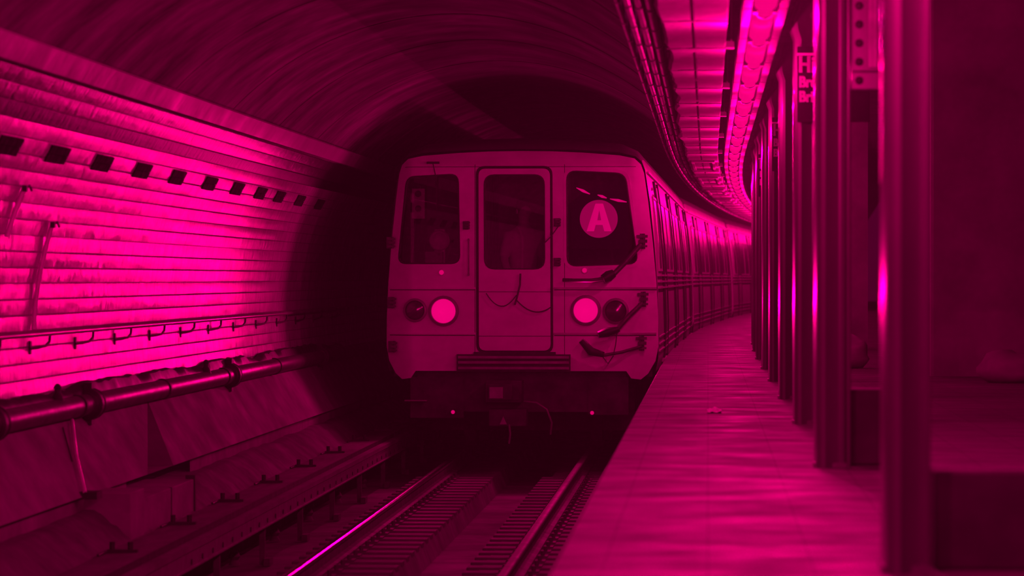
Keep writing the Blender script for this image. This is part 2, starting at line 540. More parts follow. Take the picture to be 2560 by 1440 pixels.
mb = MB()
vs = []; prof = [(-4.08, -1.38), (-3.3, -1.36), (-3.15, -1.25), (-2.36, -1.25), (-2.30, -1.42), (-1.78, -1.42), (-1.72, -1.25), (-1.0, -1.25), (-.9, -1.36), (-.55, -1.36)]
mb.sweep(prof, YS)
o = mb.build('floor', M['bed'], recentre=False); struct(o)

EDGE = -.515
mb = MB()
mb.sweep([(EDGE - .0, -.012), (EDGE + .012, 0), (1.15, 0), (6.0, 0)], YS)
struct(mb.build('floor_platform', M['floor'], recentre=False))
mb = MB()
mb.sweep([(EDGE, -.012), (EDGE, -.2), (EDGE + .14, -.22), (EDGE + .14, -1.38)], YS)
struct(mb.build('wall_platform', mat('platform_front', .07, .8, var=.4, scale=2), recentre=False))

# right side of the station: far wall and ceiling
mb = MB(); mb.sweep([(6.0, 0), (6.0, 4.6)], YS)
struct(mb.build('wall_right', M['dim'], recentre=False))
mb = MB(); mb.bx(2.15, 6.0, 33.0, 33.2, 0, 4.6)
mb.bx(1.2, 2.15, 46.0, 46.2, 0, 4.6)
struct(mb.build('wall_back', M['dim'], recentre=False))
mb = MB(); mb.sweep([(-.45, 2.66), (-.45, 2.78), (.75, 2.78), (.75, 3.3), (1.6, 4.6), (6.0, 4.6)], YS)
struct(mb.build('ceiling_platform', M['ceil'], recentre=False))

# ------------------------------------------------------------------ soffit slab with panel joints
mb = MB(); jt = MB()
rr = random.Random(11)
ysf = frange(10, 130, .33)
SZ = 2.42
wob = [rr.uniform(-.012, .012) for _ in ysf]
for i in range(1, len(wob)):
    wob[i] = wob[i - 1] * .75 + wob[i] + (rr.uniform(-.03, .03) if rr.random() < .12 else 0)
vs = []
NP = 6
for i, y in enumerate(ysf):
    o_ = cv(y)
    L = -.265 + wob[i]
    for (x, z) in ((L + .02, SZ + .3), (L - .005, SZ + .02), (L + .015, SZ), (-.085, SZ + .003), (.105, SZ), (.112, SZ + .01), (.112, SZ + .3)):
        vs.append((x + o_, y, z))
NP = 7
fs = []
for i in range(len(ysf) - 1):
    for k in range(NP - 1): fs.append((i * NP + k, i * NP + k + 1, (i + 1) * NP + k + 1, (i + 1) * NP + k))
mb.add(vs, fs)
soff = struct(mb.build('trim_4', M['soffit'], smooth=40, recentre=False))
M['joint'] = mat('dirty_joint', .18, .8, var=.4, scale=6)
jt = MB()
for k, y in enumerate(frange(10.3, 128, 2.30)):
    w = .022 if k % 2 else .035
    pts_ = []
    for i in range(9):
        x = -.262 + .372 * i / 8
        pts_.append((x, y + rr.uniform(-.03, .03)))
    vs = []
    for (x, yy) in pts_:
        ww = w * rr.uniform(.6, 1.3)
        vs += [(x + cv(yy), yy - ww, SZ - .004), (x + cv(yy), yy + ww, SZ - .004), (x + cv(yy), yy + ww, SZ + .01), (x + cv(yy), yy - ww, SZ + .01)]
    fs = []
    for i in range(8):
        b = i * 4
        fs += [(b, b + 1, b + 5, b + 4), (b + 1, b + 2, b + 6, b + 5), (b + 3, b, b + 4, b + 7)]
    jt.add(vs, fs)
for i in range(0, len(ysf) - 1, 1):
    y = ysf[i]
    if rr.random() < .2: continue
    jt.bx(-.082 + cv(y), -.074 + cv(y), y, y + .34, SZ - .004, SZ + .01)
jt.build('joint', M['joint'], parent=soff)
# small hanger stubs on the soffit's right edge
for y in frange(12.6, 70, 4.6):
    mb = MB(); mb.box((.14 + cv(y), y, SZ + .02), (.055, .16, .04)); mb.box((.15 + cv(y), y, SZ + .17), (.012, .03, .28))
    mb.build('hanger_stub', M['soffit'], parent=soff)
# recessed light-grey access frames toward the curve
for y in (44.6, 51.5, 58.4, 65.3):
    mb = MB(); ya, yb = y - 1.9, y + 1.9
    ys_ = [ya + (yb - ya) * q / 6 for q in range(7)]
    for (a, b) in ((-.22, -.19), (.04, .07)): mb.sweep([(a, SZ - .02), (b, SZ - .02), (b, SZ), (a, SZ)], ys_, closed=True, caps=True)
    for q in (ya, yb): mb.bx(-.22 + cv(q), .07 + cv(q), q - .09, q + .09, SZ - .022, SZ)
    mb.build('access_frame', M['soffit'], parent=soff)

# ------------------------------------------------------------------ conduits between vault and soffit
ysl = frange(10, 38, 4) + frange(40, 130, 3)
names = [(-.50, 2.47, .016, 'thin bright conduit, the outermost of the four above the track edge'),
         (-.445, 2.46, .018, 'second conduit from the track in the bundle beside the soffit'),
         (-.385, 2.47, .022, 'third conduit from the track in the bundle beside the soffit'),
         (-.325, 2.47, .022, 'dark conduit nearest the patched soffit slab')]
for (x, z, r, lb) in names:
    t = thing('conduit', (x, 30, z - r), lb, 'conduit', 'conduits along the tunnel crown')
    mb = MB(); mb.tube([(x + cv(y) - x, y - 30, r) for y in ysl], r, 10)
    mb.build('tube', M['conduit'], parent=t, smooth=40)
    cl = MB()
    for y in frange(11 + x * 3, 90, 1.52):
        cl.cyl((cv(y), y - 30 - .02, r), (cv(y), y - 30 + .02, r), r * 1.35, 10)
        cl.bx(cv(y) - .008, cv(y) + .008, y - 30 - .02, y - 30 + .02, r, r + .2)
    c = cl.build('clamp', M['black'], parent=t)
    c['kind'] = 'stuff'

# ------------------------------------------------------------------ fluorescent fixtures over the platform
LX_, LZ_ = .312, 2.42
def make_lamp():
    t = thing('ceiling_light', (0, 0, 0), '', 'light', 'strip lights over the platform edge')
    L = 1.13
    mb = MB()
    mb.bx(-.12, -.075, -L, L, -.005, .07); mb.bx(.075, .12, -L, L, -.005, .07)
    mb.bx(-.12, .12, -L, L, .07, .09)
    mb.build('housing', M['housing'], parent=t)
    mb = MB()
    mb.bx(-.118, .118, L, L + .03, 0.0, .06); mb.build('end_plate', M['black'], parent=t)
    mb = MB(); mb.bx(-.03, .03, -.2, .2, .09, .36); mb.build('mounting', M['black'], parent=t)
    mb = MB()
    prof = [(-.062, .01), (-.05, -.008), (-.02, -.018), (.02, -.018), (.05, -.008), (.062, .01), (.062, .04), (-.062, .04)]
    n0 = len(prof)
    vs = [(x, -L, z) for x, z in prof] + [(x, L, z) for x, z in prof]
    fs = [tuple(range(n0)), tuple(range(2 * n0 - 1, n0 - 1, -1))] + [(i, (i + 1) % n0, n0 + (i + 1) % n0, n0 + i) for i in range(n0)]
    mb.add(vs, fs)
    mb.build('diffuser', M['lamp'], parent=t)
    # dark socket: two corner blocks and the thin curved end clip of the tube cover
    mb = MB()
    mb.bx(-.068, -.042, -L - .03, -L + .12, -.024, .02)
    mb.bx(.042, .068, -L - .03, -L + .12, -.024, .02)
    mb.tube([(.042 * math.cos(t_), -L + .30 + .30 * -abs(math.sin(t_)) * -1 - .18, -.022) for t_ in [PI * i / 10 for i in range(11)]], .004, 6)
    mb.build('socket', M['black'], parent=t)
    return t
lamp0 = make_lamp()
ordn = ['first', 'second', 'third', 'fourth', 'fifth', 'sixth', 'seventh', 'eighth', 'ninth', 'tenth', 'eleventh', 'twelfth', 'thirteenth', 'fourteenth', 'fifteenth', 'sixteenth', 'seventeenth', 'eighteenth', 'nineteenth', 'twentieth']
y = 17.4; k = 0
lamps = []
while y < 96:
    o = lamp0 if k == 0 else copy_tree(lamp0)
    o.location = (LX_ + cv(y) * .92, y, LZ_)
    o.rotation_euler.z = -math.atan(.92 * (cv(y + 1.1) - cv(y - 1.1)) / 2.2)
    o['label'] = ('lit strip light over the platform, %s fixture from the camera' % ordn[k]) if k < 18 else 'lit strip light at the far end of the row where the platform curves right'
    lamps.append((o, y))
    y += 2.32; k += 1
def point(name, loc, w, r=0.0, typ='POINT'):
    l = bpy.data.lights.new(name, typ); l.energy = w; l.color = TINT
    if typ != 'AREA': l.shadow_soft_size = r
    o = bpy.data.objects.new(name, l); COL.objects.link(o); o.location = loc
    return o
yy = -8.12
while yy < 100:
    point('strip_light_glow', (LX_ + cv(yy) * .92, yy, LZ_ - .17), LAMP_W * (2.1 if yy < 22 else .85))
    yy += 2.32

# ------------------------------------------------------------------ columns
def col_section(w=.15):
    """plan outline: bull-nosed track side, flat faces, rounded back corner"""
    p = []
    p += [(.05, .17), (.03, .165), (.012, .15), (.003, .125), (.0, .10), (.001, .04), (.0035, -.04), (.0075, -.12), (.011, -.14), (.018, -.155), (.03, -.167), (.05, -.17)]
    p += [(.10, -.11), (.118, -.105), (.12, -.09)]
    if True: p += [(.128, -.09), (.13, -.105), (w - .006, -.11), (w, -.10), (w, .10), (w - .006, .11)]
    return p
def make_column(name='platform_column'):
    t = thing(name, (0, 0, 0), '', 'column', 'steel columns along the platform')
    mb = MB(); sec = col_section()
    hs = [0, 2.52]
    vs = []; n_ = len(sec)
    lev = [(0, 1, 0), (2.5, 1, 0), (2.56, 1, -.02), (2.62, 1, -.028), (2.66, 1, -.01), (2.70, 1.0, .005), (2.8, 1.0, .03), (2.9, 1.0, .075), (3.0, 1.0, .14), (3.1, 1, .22), (3.2, 1, .32), (3.3, 1, .44)]
    for (z, sc, dx) in lev:
        for (x, y) in sec:
            xx = x + (dx if (z > 2.65 or x < .06) else 0)
            vs.append((xx, y * sc, z))
    fs = []
    for i in range(len(lev) - 1):
        for k_ in range(n_): fs.append((i * n_ + k_, i * n_ + (k_ + 1) % n_, (i + 1) * n_ + (k_ + 1) % n_, (i + 1) * n_ + k_))
    fs.append(tuple(range(n_))); fs.append(tuple((len(lev) - 1) * n_ + k_ for k_ in range(n_)))
    mb.add(vs, fs)
    mb.build('shaft', M['column'], parent=t, smooth=35)
    mb = MB(); mb.box((.075, 0, .012), (.165, .25, .024))
    mb.build('base_plate', M['column'], parent=t)
    return t
col0 = make_column()
COLY = [11.1, 17.2, 22.3, 26.9, 31.4, 35.6, 39.9, 44.3, 48.8, 53.3, 57.8, 62.3, 66.8, 71.3, 75.8, 80.3]
clab = ['nearest wide steel column, soft and dark, at the right of the picture',
        'second steel column from the camera with bolted plate and conduit beside it',
        'third steel column from the camera, carrying the largest station sign',
        'fourth steel column from the camera, plain, behind the largest sign',
        'fifth steel column from the camera, carrying the second station sign',
        'sixth steel column from the camera, plain',
        'seventh steel column from the camera, carrying the third station sign',
        'eighth steel column from the camera, plain',
        'ninth steel column from the camera, carrying the smallest readable sign']
cols = []
for k, y in enumerate(COLY):
    o = col0 if k == 0 else copy_tree(col0)
    xl = {0: .565, 1: .535}.get(k, .555)
    o.location = (xl + cv(y), y, 0)
    o['label'] = clab[k] if k < 9 else 'steel column in the far crowded part of the row where the platform curves'
    cols.append(o)

# conduit, bolted plate on the second column
c2 = cols[1]
mb = MB(); mb.bx(.150, .156, -.05, .06, .0, 3.3)
mb.cyl((.168, -.06, .0), (.168, -.06, 3.3), .014, 12)
mb.build('side_conduit', M['column'], parent=c2, smooth=40)
mb = MB()
mb.prism([(.185, 1.90), (.34, 1.90), (.34, 3.3), (.185, 3.3)], 'y', .0, .02)
pl = mb.build('bolted_plate', M['column'], parent=c2)
mb = MB(); mb.bx(.185, .34, -.012, .0, 1.985, 1.995); mb.bx(.185, .34, -.012, 0, 1.895, 1.903)
mb.build('plate_edge', M['black'], parent=pl)
for i in range(8):
    mb = MB(); z = 1.945 + .094 * i
    mb.lathe([(.021, 0), (.021, -.006), (.012, -.012), (.0001, -.013)], (.225, 0, z), 'y', 16)
    mb.build('bolt', M['black'], parent=pl, smooth=40)
mb = MB(); mb.bx(.272, .288, -.03, 0, 2.01, 3.3); mb.bx(.294, .312, -.03, 0, 2.01, 3.3); mb.bx(.288, .294, -.018, 0, 2.01, 3.3)
mb.build('channel', M['steel'], parent=pl)
mb = MB(); mb.bx(.34, .36, -.05, .05, 1.9, 3.3); mb.build('plate_flange', M['black'], parent=pl)

# low blocks right of the two nearest columns
mb = MB(); mb.bx(.735, 1.6, 11.1, 11.4, 0, .325)
tag(mb.build('concrete_block', mat('dark_block', .045, .7, var=.3, scale=3, bump=.004), bevel=.012), 'low dark concrete block right of the nearest column', 'block', 'low blocks between the columns')
mb = MB(); mb.bx(.705, .90, 17.3, 17.6, 0, .385)
tag(mb.build('concrete_block', mat('dark_block_far', .045, .7, var=.3, scale=3, bump=.004), bevel=.012), 'low dark concrete block beside the second column', 'block', 'low blocks between the columns')
# a pale heap of rubbish sacks far behind the columns
def sack(c, r, label, seed):
    rr = random.Random(seed)
    bm = bmesh.new(); bmesh.ops.create_icosphere(bm, subdivisions=3, radius=1)
    from mathutils import noise
    for v in bm.verts:
        d = 1 + .22 * noise.noise(v.co * 1.6 + Vector((seed, 0, 0))) + .1 * noise.noise(v.co * 4)
        v.co = Vector((v.co.x * r[0] * d, v.co.y * r[1] * d, max(-.0, (v.co.z + .75) / 1.75) * r[2] * d))
    me = bpy.data.meshes.new('rubbish_sack'); bm.to_mesh(me); bm.free(); me.materials.append(M['dim'])
    me.polygons.foreach_set('use_smooth', [True] * len(me.polygons))
    o = bpy.data.objects.new('rubbish_sack', me); COL.objects.link(o); o.location = c
    tag(o, label, 'sack')
sack((1.42, 36, 0), (.28, .25, .34), 'pale rounded sack seen between the two nearest columns', 3)
sack((2.75, 31.2, 0), (.3, .3, .30), 'pale lumpy sack against the dark back wall at the right edge', 9)

# station signs
FONT = None
def text_mesh(body, size, bold=.0, ext=.001):
    cu = bpy.data.curves.new('txt', 'FONT'); cu.body = body; cu.size = size; cu.offset = bold; cu.extrude = ext
    cu.space_character = 1.06
    ob = bpy.data.objects.new('txt', cu); COL.objects.link(ob)
    dg = bpy.context.evaluated_depsgraph_get(); dg.update()
    me = bpy.data.meshes.new_from_object(ob.evaluated_get(dg))
    bpy.data.objects.remove(ob); bpy.data.curves.remove(cu)
    return me
def text_obj(name, body, size, bold, x, y, z, m, parent):
    me = text_mesh(body, size, 0)
    me.name = name
    me.transform(Matrix.Rotation(PI / 2, 4, 'X'))
    bm = bmesh.new()
    for (dx, dz) in ((0, 0), (bold, 0), (0, bold), (bold, bold), (bold / 2, bold / 2), (bold * 2, 0), (bold * 2, bold)):
        k0 = len(bm.verts); bm.from_mesh(me); bm.verts.ensure_lookup_table()
        for v in bm.verts[k0:]: v.co += Vector((dx, -.0001 * k0 / max(1, k0), dz))
    bm.to_mesh(me); bm.free()
    me.transform(Matrix.Diagonal((.76, 1, 1, 1)))
    xs = [v.co.x for v in me.vertices]; me.transform(Matrix.Translation((x - min(xs), y, z)))
    me.materials.clear(); me.materials.append(m)
    o = bpy.data.objects.new(name, me); COL.objects.link(o); o.parent = parent
    return o
def make_sign():
    t = thing('station_sign', (0, 0, 0), '', 'sign', 'station name signs on the columns')
    mb = MB(); mb.bx(0, .47, .0, .02, -.06, .43); mb.build('panel', M['signblack'], parent=t)
    mb = MB(); mb.bx(0, .47, -.004, .0, .372, .387); mb.build('stripe', M['white'], parent=t)
    text_obj('lettering', 'High St', .145, .0065, .012, -.002, .262, M['white'], t)
    text_obj('lettering', 'Brooklyn', .098, .0055, .014, -.002, .165, M['white'], t)
    text_obj('lettering', 'Bridge', .098, .0055, .014, -.002, .070, M['white'], t)
    return t
s0 = make_sign()
slab = ['largest black station sign with white lettering, on the third column',
        'second largest station sign, white lettering on black, on the fifth column',
        'third station sign along the row, small, on the seventh column',
        'fourth and smallest station sign, far along the row on the ninth column']
for k, ci in enumerate((2, 4, 6, 8)):
    o = s0 if k == 0 else copy_tree(s0)
    c = cols[ci].location
    o.location = (c.x + (.022 if k == 0 else .03), c.y - .195, [2.02, 1.99, 1.96, 1.95][k])
    o['label'] = slab[k]

# paper litter on the platform
bm = bmesh.new(); bmesh.ops.create_grid(bm, x_segments=6, y_segments=6, size=.5)
rr = random.Random(4)
for v in bm.verts: v.co = Vector((v.co.x * .10, v.co.y * .4, .004 + rr.uniform(0, .035) * (1 - abs(v.co.x))))
me = bpy.data.meshes.new('paper_scrap'); bm.to_mesh(me); bm.free(); me.materials.append(M['paper'])
o = bpy.data.objects.new('paper_scrap', me); COL.objects.link(o); o.location = (.045, 24.1, 0)
tag(o, 'crumpled white scrap of paper lying on the platform slabs', 'litter')
so = o.modifiers.new('thick', 'SOLIDIFY'); so.thickness = .002

# ------------------------------------------------------------------ rails, ties, third rail
def rail(x, label, hm):
    t = thing('running_rail', (x, 30, -1.22), label, 'rail', 'running rails of the track')
    body = [(-.07, 0), (-.07, .012), (-.012, .03), (-.01, .105), (-.034, .115), (-.034, .138), (.034, .138), (.034, .115), (.01, .105), (.012, .03), (.07, .012), (.07, 0)]
    ysr = [y - 30 for y in YS]
    mb = MB(); mb.sweep(body, ysr, closed=True, off=lambda y: cv(y + 30)); mb.build('web', M['rust'], parent=t)
    mb = MB(); mb.sweep([(-.034, .138), (-.030, .147), (-.015, .151), (.015, .151), (.030, .147), (.034, .138)], ysr, closed=True, off=lambda y: cv(y + 30))
    mb.build('head', hm, parent=t, smooth=60)
TC = -2.12
rail(TC - .75, 'left running rail with a bright polished gleam along its head', M['railhead'])
rail(TC + .72, 'right running rail beside the platform wall', mat('dull_rail_head', .16, .6, metal=0))
mb = MB(); mb.sweep([(-1.12, -1.22), (-1.12, -1.12), (-1.07, -1.12), (-1.07, -1.22)], YS, closed=True)
tag(mb.build('guard_rail', M['rust']), 'low rusty guard rail between the right running rail and the platform', 'rail')
tieL = thing('rail_tie', (0, 0, 0), 'short wooden tie block under the left running rail', 'tie', 'tie blocks under the left rail')
mb = MB(); mb.bx(-.33, .52, -.11, .11, -.08, .02); mb.build('block', M['tie'], parent=tieL, bevel=.008)
mb = MB(); mb.bx(-.15, .15, -.09, .09, .02, .032); mb.build('tie_plate', M['rust'], parent=tieL)
for sx in (-.11, .11):
    mb = MB(); mb.cyl((sx, -.5 * sx, .03), (sx, -.5 * sx, .07), .016, 8); mb.build('spike', M['rust'], parent=tieL)
tieR = thing('rail_tie', (0, 0, 0), 'short wooden tie block under the right running rail', 'tie', 'tie blocks under the right rail')
mb = MB(); mb.bx(-.42, .28, -.11, .11, -.08, .02); mb.build('block', M['tie'], parent=tieR, bevel=.008)
mb = MB(); mb.bx(-.15, .15, -.09, .09, .02, .032); mb.build('tie_plate', M['rust'], parent=tieR)
for sx in (-.11, .11):
    mb = MB(); mb.cyl((sx, -.5 * sx, .03), (sx, -.5 * sx, .07), .016, 8); mb.build('spike', M['rust'], parent=tieR)
for k, y in enumerate([22.0 + .46 * q for q in range(34)]):
    a_ = tieL if k == 0 else copy_tree(tieL); b_ = tieR if k == 0 else copy_tree(tieR)
    a_.location = (TC - .75, y, -1.254); b_.location = (TC + .72, y, -1.254)

# third rail and its wooden cover board
t = thing('third_rail', (-3.78, 30, -1.36), 'power rail under a long wooden cover board left of the track', 'rail')
def S(mb, prof): return mb.sweep([(x + 3.78, z + 1.36) for x, z in prof], [y - 30 for y in YS], closed=True, off=lambda y: cv(y + 30))
S(MB(), [(-3.95, -.885), (-3.95, -.855), (-3.60, -.845), (-3.60, -.875)]).build('cover_board', M['board'], parent=t)
S(MB(), [(-3.595, -.90), (-3.595, -.825), (-3.585, -.825), (-3.585, -.90)]).build('board_edge', M['black'], parent=t)
S(MB(), [(-3.58, -.905), (-3.58, -.865), (-3.50, -.865), (-3.50, -.905)]).build('edge_beam', M['board'], parent=t)
S(MB(), [(-3.54, -1.03), (-3.54, -.905), (-3.525, -.905), (-3.525, -.915), (-3.515, -.915), (-3.515, -1.02), (-3.50, -1.02), (-3.50, -1.03)]).build('fascia', M['steel'], parent=t)
S(MB(), [(-3.85, -1.17), (-3.85, -1.05), (-3.76, -1.05), (-3.76, -1.17)]).build('power_rail', M['rust'], parent=t)
for y in frange(23.0, 44, .5):
    mb = MB(); mb.cyl((-3.514 + 3.78, y - 30, -.985 + 1.36), (-3.508 + 3.78, y - 30, -.985 + 1.36), .02, 10)
    mb.build('hole_disc', M['black'], parent=t)  # black discs set in place of the fascia's dark holes
for y in frange(22.1, 46, 2.54):
    mb = MB(); yy = y - 30
    mb.bx(.18, .225, yy - .025, yy + .025, 0, .33); mb.bx(.225, .275, yy - .10, yy + .10, 0.0, .06)
    mb.build('support_post', M['rust'], parent=t)
    mb = MB()
    mb.bx(-.15, .05, yy - .03, yy + .03, .505, .53); mb.cyl((-.12, yy, .50), (-.12, yy, .58), .018, 8); mb.cyl((.0, yy, .50), (.0, yy, .58), .018, 8)
    mb.tube([(-.15, yy, .515), (-.158, yy - .1, .515), (-.16, yy - .3, .515)], .01, 6)
    mb.build('clamp', M['black'], parent=t)
    mb = MB(); mb.lathe([(.05, 0), (.03, .04), (.05, .07), (.03, .11), (.045, .15), (.04, .19)], (-.025, yy, 0), 'z', 14)
    mb.build('insulator', M['rust'], parent=t, smooth=40)
mb = MB()
rr = random.Random(8)

# stepped concrete junction box on the ledge
o = thing('junction_box', (-4.15, 24.8, -.88), 'stepped concrete junction box on the ledge below the bench wall', 'box')
mb = MB(); mb.bx(-.36, .17, -1.5, -.95, -.03, .345); mb.build('body', M['bench'], parent=o, bevel=.008)
mb = MB(); mb.bx(-.25, .165, -.95, 1.4, -.03, .27); mb.build('step', M['bench'], parent=o, bevel=.008)
mb = MB(); mb.bx(.15, .17, .28, .31, -.02, .272); mb.build('seam', M['line'], parent=o)
mb = MB(); mb.bx(.10, .175, 1.4, 1.46, -.02, .30); mb.build('end_post', M['line'], parent=o)
# slanting drain pipe and crack line down the bench wall
def benchpt(y, t, d=.03):
    x = (xb + .05) + (BX - xb - .05) * t; z = (zb - .06) + (BZ - zb + .06) * t
    return (x + d, y, z + d * .5)
t = thing('drain_pipe', benchpt(22.9, 1, .0), 'thin pale drain pipe slanting down the bench wall under the big pipe', 'pipe')
b0 = Vector(t.location)
mb = MB(); mb.tube([Vector(benchpt(23.9, .06)) - b0, Vector(benchpt(23.33, .5)) - b0, Vector(benchpt(22.9, .96)) - b0], .014, 8)
mb.build('tube', mat('pale_pipe', .9, .4, var=.15), parent=t, smooth=40)
mb = MB(); mb.tube([Vector(benchpt(23.56, .12, .012)) - b0, Vector(benchpt(23.2, .55, .012)) - b0], .006, 6); mb.build('crack_line', M['black'], parent=t)  # dark tube drawn for the crack in the bench wall
mb = MB(); mb.box((0.03, .1, 0.01), (.14, .2, .05)); mb.build('outlet', M['black'], parent=t)

# big pipe along the bench
PX, PZ = xb + .092, zk(-.055)
t = thing('wall_pipe', (PX, 30, PZ - .085), 'thick dark pipe with flanged couplings running along the bottom of the tiled wall', 'pipe')
ysr = [y for y in YS if y < 120]
mb = MB(); mb.tube([(cv(y), y - 30, .085) for y in ysr], .077, 20); mb.build('tube', M['pipe'], parent=t, smooth=50)
for y in (21.2, 24.6, 31.9, 39.4):
    mb = MB(); c = (cv(y), y - 30, .085)
    mb.lathe([(.078, -.16), (.098, -.15), (.098, -.10), (.118, -.09), (.118, -.01), (.112, .0), (.118, .01), (.118, .07), (.095, .08), (.095, .12), (.078, .13)], c, 'y', 20)
    mb.box((c[0], c[1], c[2] + .13), (.06, .12, .05)); mb.box((c[0], c[1], c[2] - .13), (.06, .12, .04))
    mb.build('coupling', M['black'], parent=t, smooth=35)
for y in (24.1, 27.9, 31.4, 35.2):
    mb = MB(); c = (cv(y), y - 30, .085)
    mb.lathe([(.078, -.03), (.088, -.028), (.088, .028), (.078, .03)], c, 'y', 20)
    mb.build('ring', M['black'], parent=t, smooth=35)
for y in (23.4, 30.4):
    mb = MB(); c = (cv(y), y - 30, .16)
    mb.lathe([(.05, -.02), (.035, .03), (.022, .05), (.022, .075), (.03, .08), (.02, .10), (.008, .11)], c, 'z', 12)
    mb.build('valve', M['black'], parent=t, smooth=35)
# mounds of dirt settled behind the pipe
mb = MB(); vs = []; rr = random.Random(21); h_ = 0
YD = frange(18, 42, .15)
hh = []
for y in YD:
    h_ = max(0, min(.055, h_ + rr.uniform(-.02, .02))); hh.append(h_)
for i, y in enumerate(YD):
    x, z = xb, zb + .06
    for (dx, dz) in ((.0, hh[i] + .06), (.05, hh[i] + .05), (.08, .03), (.08, -.03), (.0, -.05)):
        vs.append((x + dx, y, z + dz))
fs = []
for i in range(len(YD) - 1):
    for k in range(4): fs.append((i * 5 + k, i * 5 + k + 1, (i + 1) * 5 + k + 1, (i + 1) * 5 + k))
mb.add(vs, fs)
tag(mb.build('dirt', M['black'], smooth=50), 'dark dirt settled in the angle behind the big pipe', 'dirt', kind='stuff')

# handrail on brackets
HZ = zk(.53)
hx = lambda z: wallx(z)
t = thing('handrail', (hx(HZ) + .07, 30, HZ - .1), 'long steel handrail on hooked brackets across the tiled wall', 'handrail')
mb = MB(); mb.tube([(cv(y), y - 30, .1) for y in ysr], .019, 12); mb.tube([(cv(y) - .03, y - 30, .117) for y in ysr], .008, 6)
mb.build('rail', mat('worn_rail', .35, .35, metal=.4, var=.3, scale=3), parent=t, smooth=50)
for y in frange(21.6, 42, 1.675):
    mb = MB(); yy = y - 30; c_ = cv(y)
    mb.tube([(c_, yy + .3, .09), (c_, yy + .28, .04), (c_ - .005, yy + .16, .012), (c_ - .03, yy, .002), (c_ - .055, yy - .14, .0)], .009, 8)
    mb.box((c_ - .06, yy - .10, .005), (.012, .05, .09))
    mb.tube([(c_ - .065, yy + .3, .095), (c_, yy + .3, .1)], .012, 6)
    mb.build('bracket', M['black'], parent=t, smooth=40)
# upright conduits on the tiles
def riser(y, z0, z1, label, mt):
    p0 = on_wall(y, z0, .02)
    t = thing('wall_conduit', p0, label, 'conduit')
    mb = MB(); mb.tube([Vector(on_wall(y + (z - z0) * .15, z, .02)) - Vector(p0) for z in [z0 + (z1 - z0) * i / 8 for i in range(9)]], .016, 8)
    mb.build('tube', mt, parent=t, smooth=40)
    mb = MB(); q = Vector(on_wall(y + (z1 - z0) * .15, z1, .025)) - Vector(p0)
    mb.box(q, (.03, .05, .04)); mb.tube([q, q + Vector((.02, .05, .02)), q + Vector((.02, .12, -.01))], .008, 6)
    mb.build('hook', M['black'], parent=t)
riser(23.24, zk(.56), zk(1.36), 'thin upright conduit with a hooked top on the tiled wall above the handrail', mat('conduit_white', .85, .3))
riser(21.96, zk(1.25), zk(1.6), 'short upright conduit with a dark bracket at the left edge of the picture', mat('conduit_white_b', .85, .3))

# ------------------------------------------------------------------ the train
S_ = 224.0
def UW(x, y): return ((x - 1302) / S_, CAMZ - (y - 695) / S_)
def bend(u, w):
    y = 0
    a = abs(u)
    if a > 1.22: y += .92 * (a - 1.22) ** 1.15
    if w > 2.18: y += .9 * (w - 2.18) ** 1.5
    return y
def densify(me, us, ws):
    bm = bmesh.new(); bm.from_mesh(me)
    for u in us:
        bmesh.ops.bisect_plane(bm, geom=bm.verts[:] + bm.edges[:] + bm.faces[:], plane_co=(u, 0, 0), plane_no=(1, 0, 0))
    for w in ws:
        bmesh.ops.bisect_plane(bm, geom=bm.verts[:] + bm.edges[:] + bm.faces[:], plane_co=(0, 0, w), plane_no=(0, 0, 1))
    bm.to_mesh(me); bm.free()
def rounded(pts, r, n=5):
    out = []; N_ = len(pts)
    for i in range(N_):
        p0, p, p1 = Vector(pts[i - 1]), Vector(pts[i]), Vector(pts[(i + 1) % N_])
        rr = r[i] if isinstance(r, (list, tuple)) else r
        if rr <= 0: out.append(tuple(p)); continue
        a = (p0 - p).normalized(); b = (p1 - p).normalized()
        rr = min(rr, (p0 - p).length * .49, (p1 - p).length * .49)
        A, B = p + a * rr, p + b * rr
        for k in range(n + 1):
            t = k / n
            out.append(tuple(A * (1 - t) ** 2 + p * 2 * t * (1 - t) + B * t * t))
    return out
def grow(pts, d):
    c = Vector((sum(p[0] for p in pts) / len(pts), sum(p[1] for p in pts) / len(pts)))
    out = []
    for p in pts:
        v = Vector(p)
        out.append((v.x + (d if v.x > c.x else -d), v.y + (d if v.y > c.y else -d)))
    return out
